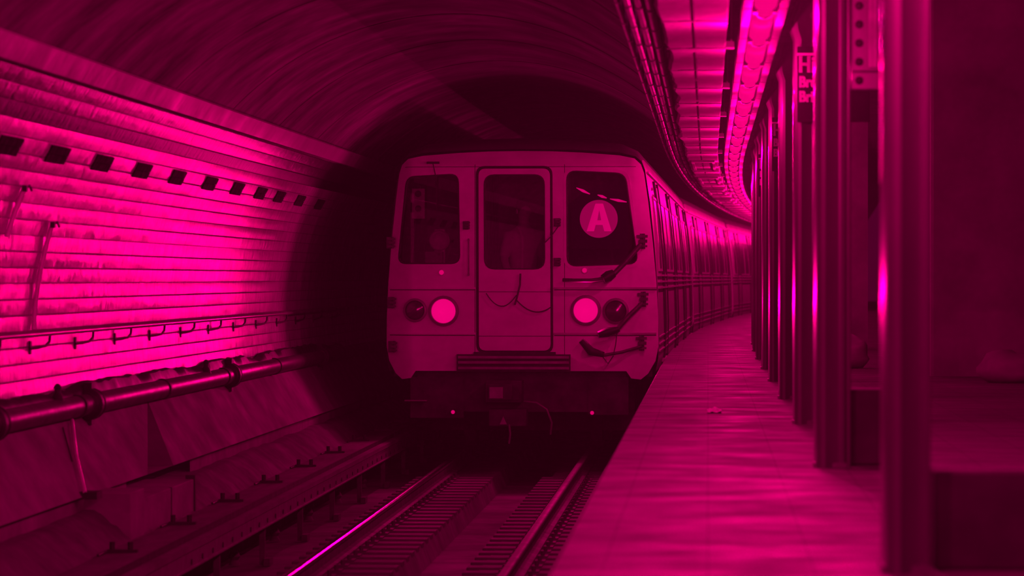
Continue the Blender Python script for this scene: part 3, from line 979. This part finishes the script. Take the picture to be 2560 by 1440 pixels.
def plate(name, outline, holes, y0, y1, m, parent, fr=True, bev=0.0, smooth=40):
    """solid plate in the (u,w) plane between depths y0..y1, with holes, bent round the car's nose"""
    cu = bpy.data.curves.new(name, 'CURVE'); cu.dimensions = '2D'; cu.fill_mode = 'BOTH'
    cu.extrude = abs(y1 - y0) / 2
    if bev: cu.bevel_depth = bev; cu.bevel_resolution = 1; cu.extrude = max(.0005, cu.extrude - bev); cu.offset = -bev
    for poly in [outline] + list(holes):
        sp = cu.splines.new('POLY'); sp.points.add(len(poly) - 1); sp.use_cyclic_u = True
        for i, (a, b) in enumerate(poly): sp.points[i].co = (a, b, 0, 1)
    ob = bpy.data.objects.new(name, cu); COL.objects.link(ob)
    dg = bpy.context.evaluated_depsgraph_get(); dg.update()
    me = bpy.data.meshes.new_from_object(ob.evaluated_get(dg))
    bpy.data.objects.remove(ob); bpy.data.curves.remove(cu)
    me.name = name
    me.transform(Matrix.Rotation(PI / 2, 4, 'X'))
    me.transform(Matrix.Translation((0, (y0 + y1) / 2, 0)))
    if fr:
        lo = min(p[0] for p in outline); hi = max(p[0] for p in outline)
        wt = max(p[1] for p in outline)
        us = [s * u for s in (-1, 1) for u in (1.2, 1.24, 1.28, 1.32, 1.36, 1.40, 1.44, 1.48)]
        us = [u for u in us if lo < u < hi]
        ws = [w for w in (2.18, 2.22, 2.26, 2.30, 2.34) if w < wt]
        densify(me, us, ws)
        for v in me.vertices: v.co.y += bend(v.co.x, v.co.z)
    me.materials.clear(); me.materials.append(m)
    me.polygons.foreach_set('use_smooth', [True] * len(me.polygons))
    try: me.set_sharp_from_angle(angle=math.radians(smooth))
    except Exception: pass
    o = bpy.data.objects.new(name, me); COL.objects.link(o); o.parent = parent
    return o

SIDE = [(1.50, -.10), (1.53, .05), (1.535, .35), (1.52, .85), (1.485, 1.35), (1.44, 1.8), (1.385, 2.16), (1.35, 2.25), (1.28, 2.31), (1.1, 2.355), (.6, 2.385), (0, 2.395)]
def face_outline():
    right = [(1.235, -.095), (1.30, -.09)]  # placeholder start
    p = [(-1.18, -.09), (1.18, -.09), (1.235, -.17), (1.34, -.185), (1.42, -.12), (1.50, .02), (1.532, .18), (1.53, .5), (1.51, .9), (1.47, 1.35), (1.42, 1.8), (1.375, 2.12), (1.34, 2.22), (1.27, 2.285), (1.1, 2.32), (.7, 2.352), (.35, 2.368), (0, 2.372)]
    p += [(-a, b) for a, b in reversed(p[2:-1])]
    return p
def car_body(t, L, lead):
    # roof and sides swept backward from the nose
    prof = SIDE
    full = prof + [(-a, b) for a, b in reversed(prof[:-1])]
    roof_rise = .155
    secs = []
    y_first = .0
    for (yy, k) in ((0, 0), (.12, .3), (.3, .65), (.6, .92), (1.0, 1.0), (L - .1, 1.0)):
        row = []
        for (u, w) in full:
            rise = roof_rise * k * max(0, (w - 2.2) / .195)
            bb = bend(u, w) if yy == 0 else min(bend(u, w), .25)
            ux = u
            row.append((ux, (bb + .02) if yy == 0 else max(yy, bb + .03 + yy * .3), w + rise))
        secs.append(row)
    mb = MB(); n_ = len(full)
    for row in secs: mb.v += row
    nside = 7
    for i in range(len(secs) - 1):
        for k in range(n_ - 1):
            mb.f.append((i * n_ + k, i * n_ + k + 1, (i + 1) * n_ + k + 1, (i + 1) * n_ + k))
            mb.m.append(1 if (nside <= k < n_ - 1 - nside) else 0)
    e = (len(secs) - 1) * n_
    mb.f.append(tuple(e + k for k in range(n_))); mb.m.append(0)
    mb.build('car_shell', [M['body'], M['roof']], parent=t, smooth=35)
    # floor pan
    mb = MB(); mb.bx(-1.46, 1.46, .35, L - .1, -.16, -.09); mb.build('floor_pan', M['under'], parent=t)
    mb = MB()
    for (a, b) in ((2.2, 4.6), (L - 4.8, L - 2.4)):
        mb.bx(-1.2, 1.2, a, b, -.85, -.35)
        for yy in (a + .3, b - .3):
            for s in (-1, 1): mb.cyl((s * .68, yy, -.64), (s * .82, yy, -.64), .42, 20)
    mb.bx(-1.3, 1.3, 5.5, L - 6, -.75, -.16)
    mb.build('underframe', M['under'], parent=t)
def sidex(w):
    for i in range(len(SIDE) - 1):
        (a, b), (c, d) = SIDE[i], SIDE[i + 1]
        if b <= w <= d: return a + (c - a) * (w - b) / (d - b)
    return 1.5
def side_panel(mb, s, y0, y1, w0, w1, d0, d1, mi=0, steps=5):
    vs = []
    for i in range(steps + 1):
        w = w0 + (w1 - w0) * i / steps; x = sidex(w)
        for (d, yy) in ((d0, y0), (d1, y0), (d1, y1), (d0, y1)): vs.append((s * (x + d), yy, w))
    fs = [(0, 1, 2, 3), tuple(steps * 4 + k for k in (3, 2, 1, 0))]
    for i in range(steps):
        b = i * 4
        for k in range(4):
            k2 = (k + 1) % 4
            fs.append((b + k, b + 4 + k, b + 4 + k2, b + k2))
    mb.add(vs, fs, mi)
def car_sides(t, L):
    doors = [3.3, 9.2, 15.1, 20.4] if L > 22 else [3, 8, 13, 18]
    for s in (1, -1):
        mb = MB()
        for w in (.83, .90, .97): side_panel(mb, s, .5, L - .4, w, w + .022, -.01, .028, steps=1)
        for w in (.12, .20, .28): side_panel(mb, s, .5, L - .4, w, w + .015, -.01, .018, steps=1)
        side_panel(mb, s, .45, L - .3, 2.13, 2.15, -.01, .03, steps=1)
        mb.build('side_rib', M['ridge'], parent=t)
        for yd in doors:
            for (y0, y1) in ((yd - .66, yd - .01), (yd + .01, yd + .66)):
                mb = MB(); side_panel(mb, s, y0, y1, .03, 2.05, -.02, .012); d = mb.build('door', M['body'], parent=t)
                mb = MB(); side_panel(mb, s, y0 + .12, y1 - .12, 1.02, 1.85, .0, .016); mb.build('door_window', M['glassd'], parent=d)
            mb = MB(); side_panel(mb, s, yd - .012, yd + .012, .03, 2.05, -.01, .02)
            side_panel(mb, s, yd - .72, yd - .66, .0, 2.1, -.01, .03); side_panel(mb, s, yd + .66, yd + .72, .0, 2.1, -.01, .03)
            mb.build('door_frame', M['line'], parent=t)
            mb = MB(); side_panel(mb, s, yd - .8, yd + .8, -.045, -.005, -.02, .045, steps=1); mb.build('sill', M['ridge'], parent=t)
            mb = MB(); side_panel(mb, s, yd - .7, yd + .7, -.10, -.045, -.3, .02, steps=1); mb.bx(min(s*1.2,s*1.5), max(s*1.2,s*1.5), yd - .6, yd + .6, -.3, -.1); mb.build('sill_bracket', M['black'], parent=t)
        edges = [.9] + doors + [L - .7]
        for i in range(len(edges) - 1):
            a = edges[i] + (.85 if i > 0 else .25); b = edges[i + 1] - (.85 if i + 1 < len(edges) - 1 else .3)
            if b - a < 1: continue
            n_ = 2 if b - a > 3 else 1
            for k in range(n_):
                y0 = a + (b - a) * k / n_ + .06; y1 = a + (b - a) * (k + 1) / n_ - .06
                mb = MB(); side_panel(mb, s, y0, y1, 1.06, 1.86, -.01, .010); wn = mb.build('side_window', M['glassd'], parent=t)
                mb = MB(); side_panel(mb, s, y0 - .03, y0, 1.03, 1.89, -.01, .02); side_panel(mb, s, y1, y1 + .03, 1.03, 1.89, -.01, .02)
                side_panel(mb, s, y0, y1, 1.86, 1.89, -.01, .02, steps=1); side_panel(mb, s, y0, y1, 1.03, 1.06, -.01, .02, steps=1)
                mb.build('window_frame', M['ridge'], parent=wn)
        # small side marker lamps by the first door
        mb = MB()
        for (w, r_) in ((1.98, .02), (1.90, .02)): mb.lathe([(r_, 0), (r_ * .8, .02), (.001, .025)], (s * (sidex(w) + .002), 1.5, w), 'x' if s > 0 else 'x', 10)
        mb.build('side_lamp', M['ridge'], parent=t)
M['glassd'] = mat('dark_side_glass', .05, .35, var=.1, spec=.4)

def place_car(t, ystart, L):
    xs = TC_TRAIN + cv(ystart); xe = TC_TRAIN + cv(ystart + L)
    t.location = (xs, ystart, 0)
    t.rotation_euler.z = -math.atan((xe - xs) / L)
TC_TRAIN = -2.09
FRONT = 37.95
CARL = 22.6
# rear cars
car2 = thing('subway_car', (0, 0, 0), 'second subway car behind the lead car, sides lit by the platform lights', 'train car', 'cars coupled behind the lead car')
car_body(car2, CARL, False)
plate('end_wall', face_outline(), [], .0, .03, M['face'], car2)
car_sides(car2, CARL)
car3 = copy_tree(car2)
car3['label'] = 'third subway car, farthest one seen, partly hidden by the columns'
place_car(car2, FRONT + CARL + .35, CARL); place_car(car3, FRONT + 2 * (CARL + .35), CARL)

# lead car
car = thing('subway_car', (0, 0, 0), 'lead subway car facing the camera with headlights lit and a round A sign', 'train car')
car_body(car, CARL, True)
car_sides(car, CARL)
wl = [UW(1016, 443), UW(1143, 436), UW(1147, 657), UW(992, 657)]
wd = [UW(1212, 438), UW(1360, 438), UW(1361, 671), UW(1213, 671)]
wr = [UW(1419, 428), UW(1562, 435), UW(1594, 658), UW(1420, 664)]
rl, rd, rrr = rounded(wl, .09), rounded(wd, .11), rounded(wr, .10)
dr = [UW(1193, 418), UW(1378, 418), UW(1380, 880), UW(1194, 880)]
drr = rounded(dr, .09)
plate('front_face', face_outline(), [rl, drr, rrr], .0, .035, M['face'], car)
# door leaf with its own window hole
drin = rounded(grow(dr, -.012), .08)
door = plate('front_door', drin, [rd], -.012, .03, M['face'], car, bev=.004)
mb = MB()
plate('door_gasket', rounded(grow(dr, .016), .10), [rounded(grow(dr, -.006), .085)], -.008, .02, M['rubber'], door)
def gasket(name, poly, r, m, parent, w=.02, y0=-.01):
    return plate(name, rounded(grow(poly, w), r + w), [rounded(poly, r)], y0, .03, m, parent)
g1 = plate('window_glass', rounded(grow(wl, .004), .09), [], .018, .024, M['glass'], car, smooth=0.5)
g2 = plate('window_glass', rounded(grow(wd, .004), .11), [], .012, .018, M['glass'], door)
g3 = plate('window_glass', rounded(grow(wr, .004), .10), [], .018, .024, M['glass'], car, smooth=0.5)
gasket('window_gasket', wl, .09, M['rubber'], g1, .014, -.006)
gasket('window_gasket', wr, .10, M['rubber'], g3, .012, -.006)
gasket('window_gasket', wd, .11, M['rubber'], g2, .012, -.018)
plate('window_trim', rounded(grow(wl, .045), .13), [rounded(grow(wl, .016), .105)], -.005, .02, M['face'], g1)
plate('window_trim', rounded(grow(wr, .045), .13), [rounded(grow(wr, .016), .115)], -.005, .02, M['face'], g3)
# ridge lines across the face
def strip(name, x0, x1, yp, h, m, y0=-.014, parent=None):
    u0, w = UW(x0, yp); u1, _ = UW(x1, yp)
    if u0 > u1: u0, u1 = u1, u0
    return plate(name, [(u0, w - h), (u1, w - h), (u1, w), (u0, w)], [], y0, .01, m, parent or car)
for (yp, xs) in ((721, ((968, 1188), (1386, 1641))), (835, ((968, 1188), (1386, 1640)))):
    for (a, b) in xs:
        strip('face_rib', a, b, yp - 3, .022, M['ridge'] if a > 1300 else M['face'], -.02)
        strip('face_seam', a, b, yp + 3, .008, M['line'], -.003)
strip('door_seam', 1197, 1377, 729, .006, M['line'], -.015, door)
strip('door_seam', 1197, 1377, 840, .006, M['line'], -.015, door)
# vertical seams beside the door
for xx in (1187, 1412):
    u, _ = UW(xx, 0)
    plate('face_seam', [(u - .003, .03), (u + .003, .03), (u + .003, 2.22), (u - .003, 2.22)], [], -.002, .01, M['line'], car)
u0, w0 = UW(1000, 414)
strip('roof_seam', 1010, 1590, 416, .006, M['line'], -.002)
# anti-climber step with slats below the door
for i, yp in enumerate((890, 903, 917)):
    strip('anticlimber_bar', 1146, 1424, yp, .028, M['steel'], -.09 + .0 * i)
u0, w0 = UW(1142, 886); u1, w1 = UW(1427, 929)
mb = MB(); mb.bx(u0, u1, -.05, .02, w1, w0); mb.build('anticlimber', M['under'], parent=car)
strip('door_step', 1185, 1390, 880, .03, M['under'], -.06)

# head lamps
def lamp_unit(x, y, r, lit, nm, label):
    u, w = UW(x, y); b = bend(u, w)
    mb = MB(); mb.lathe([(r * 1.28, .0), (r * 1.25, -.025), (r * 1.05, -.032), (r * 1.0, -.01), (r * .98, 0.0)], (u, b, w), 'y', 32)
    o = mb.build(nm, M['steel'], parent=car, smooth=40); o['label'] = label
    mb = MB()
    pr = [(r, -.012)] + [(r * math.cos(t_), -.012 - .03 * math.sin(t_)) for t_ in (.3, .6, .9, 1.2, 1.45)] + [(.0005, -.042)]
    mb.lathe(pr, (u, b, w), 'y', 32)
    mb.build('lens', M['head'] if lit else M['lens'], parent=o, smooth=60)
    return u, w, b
M['lens'] = mat('dark_lamp_lens', .08, .10, var=.3, scale=20, spec=.9, coat=.5)
h1 = lamp_unit(1108, 778, .135, True, 'headlight', 'glaring lit headlight')  # lenses made oversize, the extra glowing rim standing in for glare
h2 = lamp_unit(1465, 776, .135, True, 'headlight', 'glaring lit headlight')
lamp_unit(1036, 776, .105, False, 'outer_lamp', 'unlit round lamp')
lamp_unit(1540, 778, .115, False, 'outer_lamp', 'unlit round lamp')
for (x, y) in ((1103, 681), (1462, 676)):
    u, w = UW(x, y); mb = MB()
    mb.lathe([(.04, .0), (.036, -.012), (.026, -.016)], (u, 0, w), 'y', 20); o = mb.build('marker_light', M['face'], parent=car, smooth=40)
    mb = MB(); mb.lathe([(.028, -.012), (.022, -.026), (.001, -.032)], (u, 0, w), 'y', 20); mb.build('lens', M['marker'], parent=o, smooth=60)

# gate brackets and spring gates
def P3(x, y, d=0.0):
    u, w = UW(x, y); return Vector((u, bend(u, w) - d, w))
def bracket(x, y, nm='gate_bracket', sc=1.0):
    mb = MB(); p = P3(x, y)
    mb.box(p + Vector((-.02, -.012, 0)), (.10 * sc, .02, .17 * sc)); 
    for (dx, dz, wx, wz) in ((.0, .055, .12, .03), (.01, .0, .09, .035), (.0, -.055, .11, .022)):
        mb.box(p + Vector((dx * sc, -.045, dz * sc)), (wx * sc, .05, wz * sc))
    mb.cyl(p + Vector((.015, -.05, -.085 * sc)), p + Vector((.015, -.05, .085 * sc)), .013, 8)
    return mb.build(nm, M['face2'], parent=car)
M['face2'] = mat('grimy_bracket', .10, .5, metal=.3, var=.4, scale=14)
for (x, y) in ((1606, 603), (1608, 748), (1604, 858)): bracket(x, y)
for (x, y) in ((973, 606), (975, 757), (978, 868)): bracket(x, y, sc=.75)
for (x, y) in ((1396, 556), (1396, 655), (1168, 563)): bracket(x, y, 'door_latch', .55)
def spring_gate(pts, r, nm='gate_arm'):
    mb = MB(); mb.tube([P3(x, y, d) for (x, y, d) in pts], r, 10)
    return mb.build(nm, M['face2'], parent=car, smooth=45)
spring_gate([(1602, 612, .07), (1566, 655, .12), (1532, 690, .16)], .028)
mb = MB(); a_, b_ = P3(1537, 683, .15), P3(1510, 698, .18)
mb.tube([a_, (a_ + b_) / 2, b_], [.045, .062, .05], 12); mb.build('gate_spring', M['rubber'], parent=car, smooth=45)
spring_gate([(1518, 696, .17), (1480, 701, .2), (1438, 701, .2), (1410, 700, .16)], .022)
spring_gate([(1604, 760, .07), (1575, 788, .12), (1545, 822, .16)], .026)
mb = MB(); mb.tube([P3(1550, 822, .16), P3(1520, 830, .18), P3(1498, 836, .2)], [.03, .055, .035], 12); mb.build('gate_spring', M['rubber'], parent=car, smooth=45)
spring_gate([(1604, 866, .07), (1555, 880, .12), (1508, 888, .16)], .018)
mb = MB(); mb.tube([P3(1512, 886, .16), P3(1480, 878, .18), P3(1456, 850, .2)], [.03, .05, .035], 12); mb.build('gate_spring', M['rubber'], parent=car, smooth=45)
spring_gate([(1545, 828, .15), (1541, 862, .15), (1536, 884, .15)], .006, 'gate_chain')
spring_gate([(1508, 890, .15), (1522, 908, .15), (1536, 888, .15)], .007, 'gate_chain')
# chains and hoses over the door
def catenary(x0, y0, x1, y1, sag, n_=12):
    out = []
    for i in range(n_ + 1):
        t_ = i / n_; out.append((x0 + (x1 - x0) * t_, y0 + (y1 - y0) * t_ + sag * 4 * t_ * (1 - t_), .05))
    return out
spring_gate(catenary(1216, 733, 1292, 738, 30), .006, 'safety_chain')
spring_gate(catenary(1292, 750, 1378, 768, 20), .007, 'safety_chain')
spring_gate([(1302, 684, .04), (1301, 712, .05), (1294, 742, .06), (1288, 762, .06)], .011, 'chain_hanger')
spring_gate([(1397, 566, .05), (1378, 592, .05), (1360, 610, .05)], .006, 'safety_chain')
mb = MB(); mb.tube([P3(1172, 596, .04), P3(1172, 690, .04)], .009, 8)
for yy in (600, 686): mb.cyl(P3(1172, yy, .04), P3(1172, yy, 0), .009, 8)
mb.build('grab_handle', M['steel'], parent=car, smooth=40)
# wiper over the left window
mb = MB(); mb.box(P3(1082, 406, .02), (.14, .05, .025)); mb.tube([P3(1082, 408, .04), P3(1088, 436, .03), P3(1093, 500, .025)], .006, 6); mb.box(P3(1092, 480, .03), (.012, .012, .38))
mb.build('wiper', M['black'], parent=car)
# nose skirt and coupler
mb = MB(); mb.bx(-1.17, 1.17, .12, .3, -.55, -.09); mb.bx(-1.25, -.65, .1, .25, -.62, -.16); mb.bx(.75, 1.2, .1, .25, -.58, -.16)
mb.build('front_skirt', M['under'], parent=car)
mb = MB(); u0, w0 = UW(1218, 955); u1, w1 = UW(1308, 1005)
mb.bx(u0, u1, -.25, .15, w1, w0 + .02); mb.bx(u0 + .03, u1 - .1, -.32, -.25, w1 + .03, w0 - .02)
cp = mb.build('coupler', M['under'], parent=car, bevel=.01)
mb = MB(); mb.bx(u0 + .05, u0 + .20, -.335, -.32, w1 + .05, w0 - .05); mb.build('coupler_plate', M['steel'], parent=cp)
mb = MB(); mb.bx(u1 - .14, u1 - .03, -.27, -.25, w1 + .03, w0 - .05); mb.build('coupler_pocket', M['black'], parent=cp)
mb = MB(); a_, b_ = UW(1225, 1040); mb.bx(a_, a_ + .42, -.2, .1, b_ - .11, b_ + .08); mb.build('coupler_head', M['under'], parent=cp, bevel=.01)
mb = MB(); a_, b_ = UW(1262, 1055); mb.prism([(a_ - .04, b_ - .02), (a_ + .04, b_ - .02), (a_, b_ + .07)], 'y', -.24, -.2); mb.build('pointer', M['steel'], parent=cp)
mb = MB(); mb.tube([P3(1276, 1060, .2), P3(1279, 1085, .2), P3(1276, 1108, .2)], .012, 6); mb.build('air_hose_end', M['steel'], parent=cp)
mb = MB(); mb.tube([P3(1312, 1003, .12), P3(1345, 1006, .18), P3(1370, 1022, .2), P3(1382, 1055, .16), P3(1378, 1085, .1)], .012, 8); mb.build('air_hose', M['steel'], parent=car, smooth=50)
for (x, y) in ((1132, 1031), (1481, 1032)):
    mb = MB(); p = P3(x, y, 0); mb.cyl(p + Vector((0, .1, 0)), p + Vector((0, -.02, 0)), .03, 12); o = mb.build('pilot_lamp', M['under'], parent=car)
    mb = MB(); mb.lathe([(.022, -.02), (.018, -.03), (.001, -.036)], p, 'y', 12); mb.build('lens', M['marker'], parent=o)
# plough/step shapes low at the nose
mb = MB(); a_, b_ = UW(1010, 1004); mb.bx(a_, a_ + .25, -.02, .1, b_, b_ + .012); mb.build('step_edge', M['steel'], parent=car)

# cab interior: bulkhead, ceiling, console, roller sign
mb = MB(); mb.bx(-1.3, 1.3, 2.6, 2.65, .0, 2.25); mb.bx(-.47, -.44, .1, 2.6, .0, 2.25); mb.bx(.48, .51, .1, 2.6, .0, 2.25); mb.bx(-1.3, 1.3, .4, 2.6, .0, .03)
mb.build('bulkhead', M['inside'], parent=car)
u, w = UW(1042, 508)
mb = MB(); mb.bx(u - .072, u + .072, .10, .12, w - .17, w + .17); o = mb.build('cab_panel', mat('pale_panel', .55, .5, var=.1), parent=car, bevel=.006)
mb = MB()
for dz in (.11, -.055): mb.lathe([(.037, .10), (.037, .094), (.001, .092)], (u, 0, w + dz), 'y', 18)
mb.build('dial', M['black'], parent=o)
mb = MB(); mb.bx(-1.25, -.55, .2, .5, .35, 1.0); mb.bx(-1.1, -.9, .25, .45, 1.0, 1.25); mb.build('console', M['inside'], parent=car, bevel=.01)
u, w = UW(1090, 600)
mb = MB(); mb.lathe([(.11, .4), (.12, .36), (.10, .33), (.09, .33)], (u, 0, w), 'y', 20); mb.box((u, .45, w - .12), (.12, .1, .5)); mb.build('cab_seat', M['jacket'], parent=car, bevel=.01)
uc, wc = UW(1497, 547)
mb = MB(); mb.bx(uc - .30, uc + .33, .055, .16, wc - .33, wc + .32)
rs = mb.build('route_sign', M['signblack'], parent=car)
mb = MB(); mb.lathe([(.212, .054), (.212, .050), (.0005, .050)], (uc, 0, wc), 'y', 48)
mb.build('sign_disc', M['disc'], parent=rs)
def UA(x, y):       # from the 3.2x crop of the sign
    return UW(900 + x / 3.2, 320 + y / 3.2)
oA = [UA(*p) for p in ((1884, 604), (1945, 604), (2014, 826), (1955, 826), (1941, 775), (1886, 775), (1872, 826), (1813, 826))]
hA = [UA(*p) for p in ((1914, 655), (1930, 738), (1899, 738))]
plate('sign_letter', oA, [hA], .042, .048, M['letter'], rs, fr=False)
# glowing slivers: strip lights' reflection in the right window, modelled as lit shapes
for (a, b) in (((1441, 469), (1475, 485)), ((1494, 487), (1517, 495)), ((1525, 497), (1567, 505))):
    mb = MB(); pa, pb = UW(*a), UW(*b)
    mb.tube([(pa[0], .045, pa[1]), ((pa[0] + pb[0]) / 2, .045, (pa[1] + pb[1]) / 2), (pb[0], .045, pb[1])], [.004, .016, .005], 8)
    mb.build('strip_reflection', M['letter'], parent=rs, smooth=60)
place_car(car, FRONT, CARL)

# ------------------------------------------------------------------ person behind the door window
def skin_mesh(name, verts, edges, radii, m, parent, root=0, sub=2):
    me = bpy.data.meshes.new(name); me.from_pydata(verts, edges, [])
    o = bpy.data.objects.new(name, me); COL.objects.link(o)
    md = o.modifiers.new('skin', 'SKIN'); md.use_smooth_shade = True
    for i, r in enumerate(radii):
        me.skin_vertices[0].data[i].radius = (r, r) if not isinstance(r, tuple) else r
        me.skin_vertices[0].data[i].use_root = (i == root)
    sb = o.modifiers.new('sub', 'SUBSURF'); sb.levels = sub; sb.render_levels = sub
    dg = bpy.context.evaluated_depsgraph_get(); dg.update()
    me2 = bpy.data.meshes.new_from_object(o.evaluated_get(dg)); me2.name = name
    bpy.data.objects.remove(o)
    me2.materials.clear(); me2.materials.append(m)
    me2.polygons.foreach_set('use_smooth', [True] * len(me2.polygons))
    o2 = bpy.data.objects.new(name, me2); COL.objects.link(o2); o2.parent = parent
    return o2
pl = car.matrix_basis @ Vector((-.02, .75, .03))
per = thing('person', pl, 'person in a plain shirt standing behind the door window, head turned aside', 'person')
V = [(0, 0, .92), (0, 0, 1.12), (0, .0, 1.32), (0, 0, 1.44), (0, -.01, 1.53), (0, -.01, 1.60), (0, -.02, 1.68), (0, -.01, 1.76),
     (-.18, 0, 1.40), (-.25, -.01, 1.13), (-.22, -.13, .93), (-.17, -.2, .88),
     (.18, 0, 1.40), (.26, -.02, 1.13), (.24, -.16, .98), (.20, -.24, .96),
     (-.09, 0, .86), (-.10, -.01, .48), (-.10, .02, .09), (-.11, -.12, .04),
     (.09, 0, .86), (.10, -.01, .48), (.10, .02, .09), (.11, -.12, .04)]
E = [(0, 1), (1, 2), (2, 3), (3, 4), (4, 5), (5, 6), (6, 7), (3, 8), (8, 9), (9, 10), (10, 11), (3, 12), (12, 13), (13, 14), (14, 15),
     (0, 16), (16, 17), (17, 18), (18, 19), (0, 20), (20, 21), (21, 22), (22, 23)]
Rr = [(.15, .11), (.145, .10), (.17, .115), (.12, .08), .055, .065, (.078, .09), (.06, .075), .06, .045, .036, .032, .06, .045, .036, .032, .09, .058, .04, .035, .09, .058, .04, .035]
skin_mesh('body', V, E, Rr, M['skin'], per)
V2 = V[:4] + [V[8], V[9], V[12], V[13]]
E2 = [(0, 1), (1, 2), (2, 3), (3, 4), (4, 5), (3, 6), (6, 7)]
R2 = [(.175, .135), (.165, .125), (.195, .14), (.13, .10), .078, .062, .078, .062]
skin_mesh('shirt', V2, E2, R2, M['jacket'], per)
V3 = [V[0], V[16], V[17], V[18], V[20], V[21], V[22]]
skin_mesh('trousers', V3, [(0, 1), (1, 2), (2, 3), (0, 4), (4, 5), (5, 6)], [(.17, .13), .105, .075, .06, .105, .075, .06], M['hair'], per)
mb = MB()
vs = []
mb.lathe([(.0005, 1.835), (.045, 1.828), (.075, 1.80), (.092, 1.75), (.09, 1.70), (.075, 1.66)], (0, .015, 0), 'z', 20); mb.build('hair', M['hair'], parent=per, smooth=60)
mb = MB(); mb.lathe([(.0005, -.125), (.010, -.115), (.016, -.095)], (0, 0, 1.665), 'y', 10)
for s in (-1, 1): mb.lathe([(.0005, -.108), (.012, -.100), (.014, -.09)], (s * .032, 0, 1.70), 'y', 10)
mb.box((0, -.098, 1.625), (.05, .012, .008)); 
for s in (-1, 1): mb.box((s * .083, 0, 1.68), (.016, .03, .055))
mb.build('facial_features', M['skin'], parent=per)
per.rotation_euler.z = .5

# ------------------------------------------------------------------ headlight beams (the lamps' own light)
for (u, w, b) in (h1, h2):
    p = car.matrix_basis @ Vector((u, b - .07, w))
    o = point('headlight_beam', p, HEAD_W, 0.0, 'SPOT')
    o.data.spot_size = math.radians(45); o.data.spot_blend = 1.0
    o.rotation_euler = (math.radians(90), 0, math.radians(180 - 3))
    o = point('headlight_spill', p, SPILL_W, 0.0, 'SPOT')
    o.data.spot_size = math.radians(160); o.data.spot_blend = .6
    o.rotation_euler = (math.radians(90), 0, math.radians(180))

# ------------------------------------------------------------------ haze added to lift the tunnel's dark tones
mb = MB(); mb.bx(-5.6, 6.2, -3, 135, -1.6, 4.7)
hz = mb.build('haze', [], recentre=False)
m = bpy.data.materials.new('dark_lift_haze'); m.use_nodes = True; nt = m.node_tree
nt.nodes.remove(nt.nodes['Principled BSDF'])
vs_ = N(nt, 'ShaderNodeVolumeScatter'); vs_.inputs['Density'].default_value = HAZE; vs_.inputs['Anisotropy'].default_value = .1
vs_.inputs['Color'].default_value = (.95, .95, .95, 1)
nt.links.new(vs_.outputs[0], nt.nodes['Material Output'].inputs['Volume'])
hz.data.materials.append(m)
tag(hz, 'thin haze added through the tunnel to lift its darks', 'haze', kind='stuff')
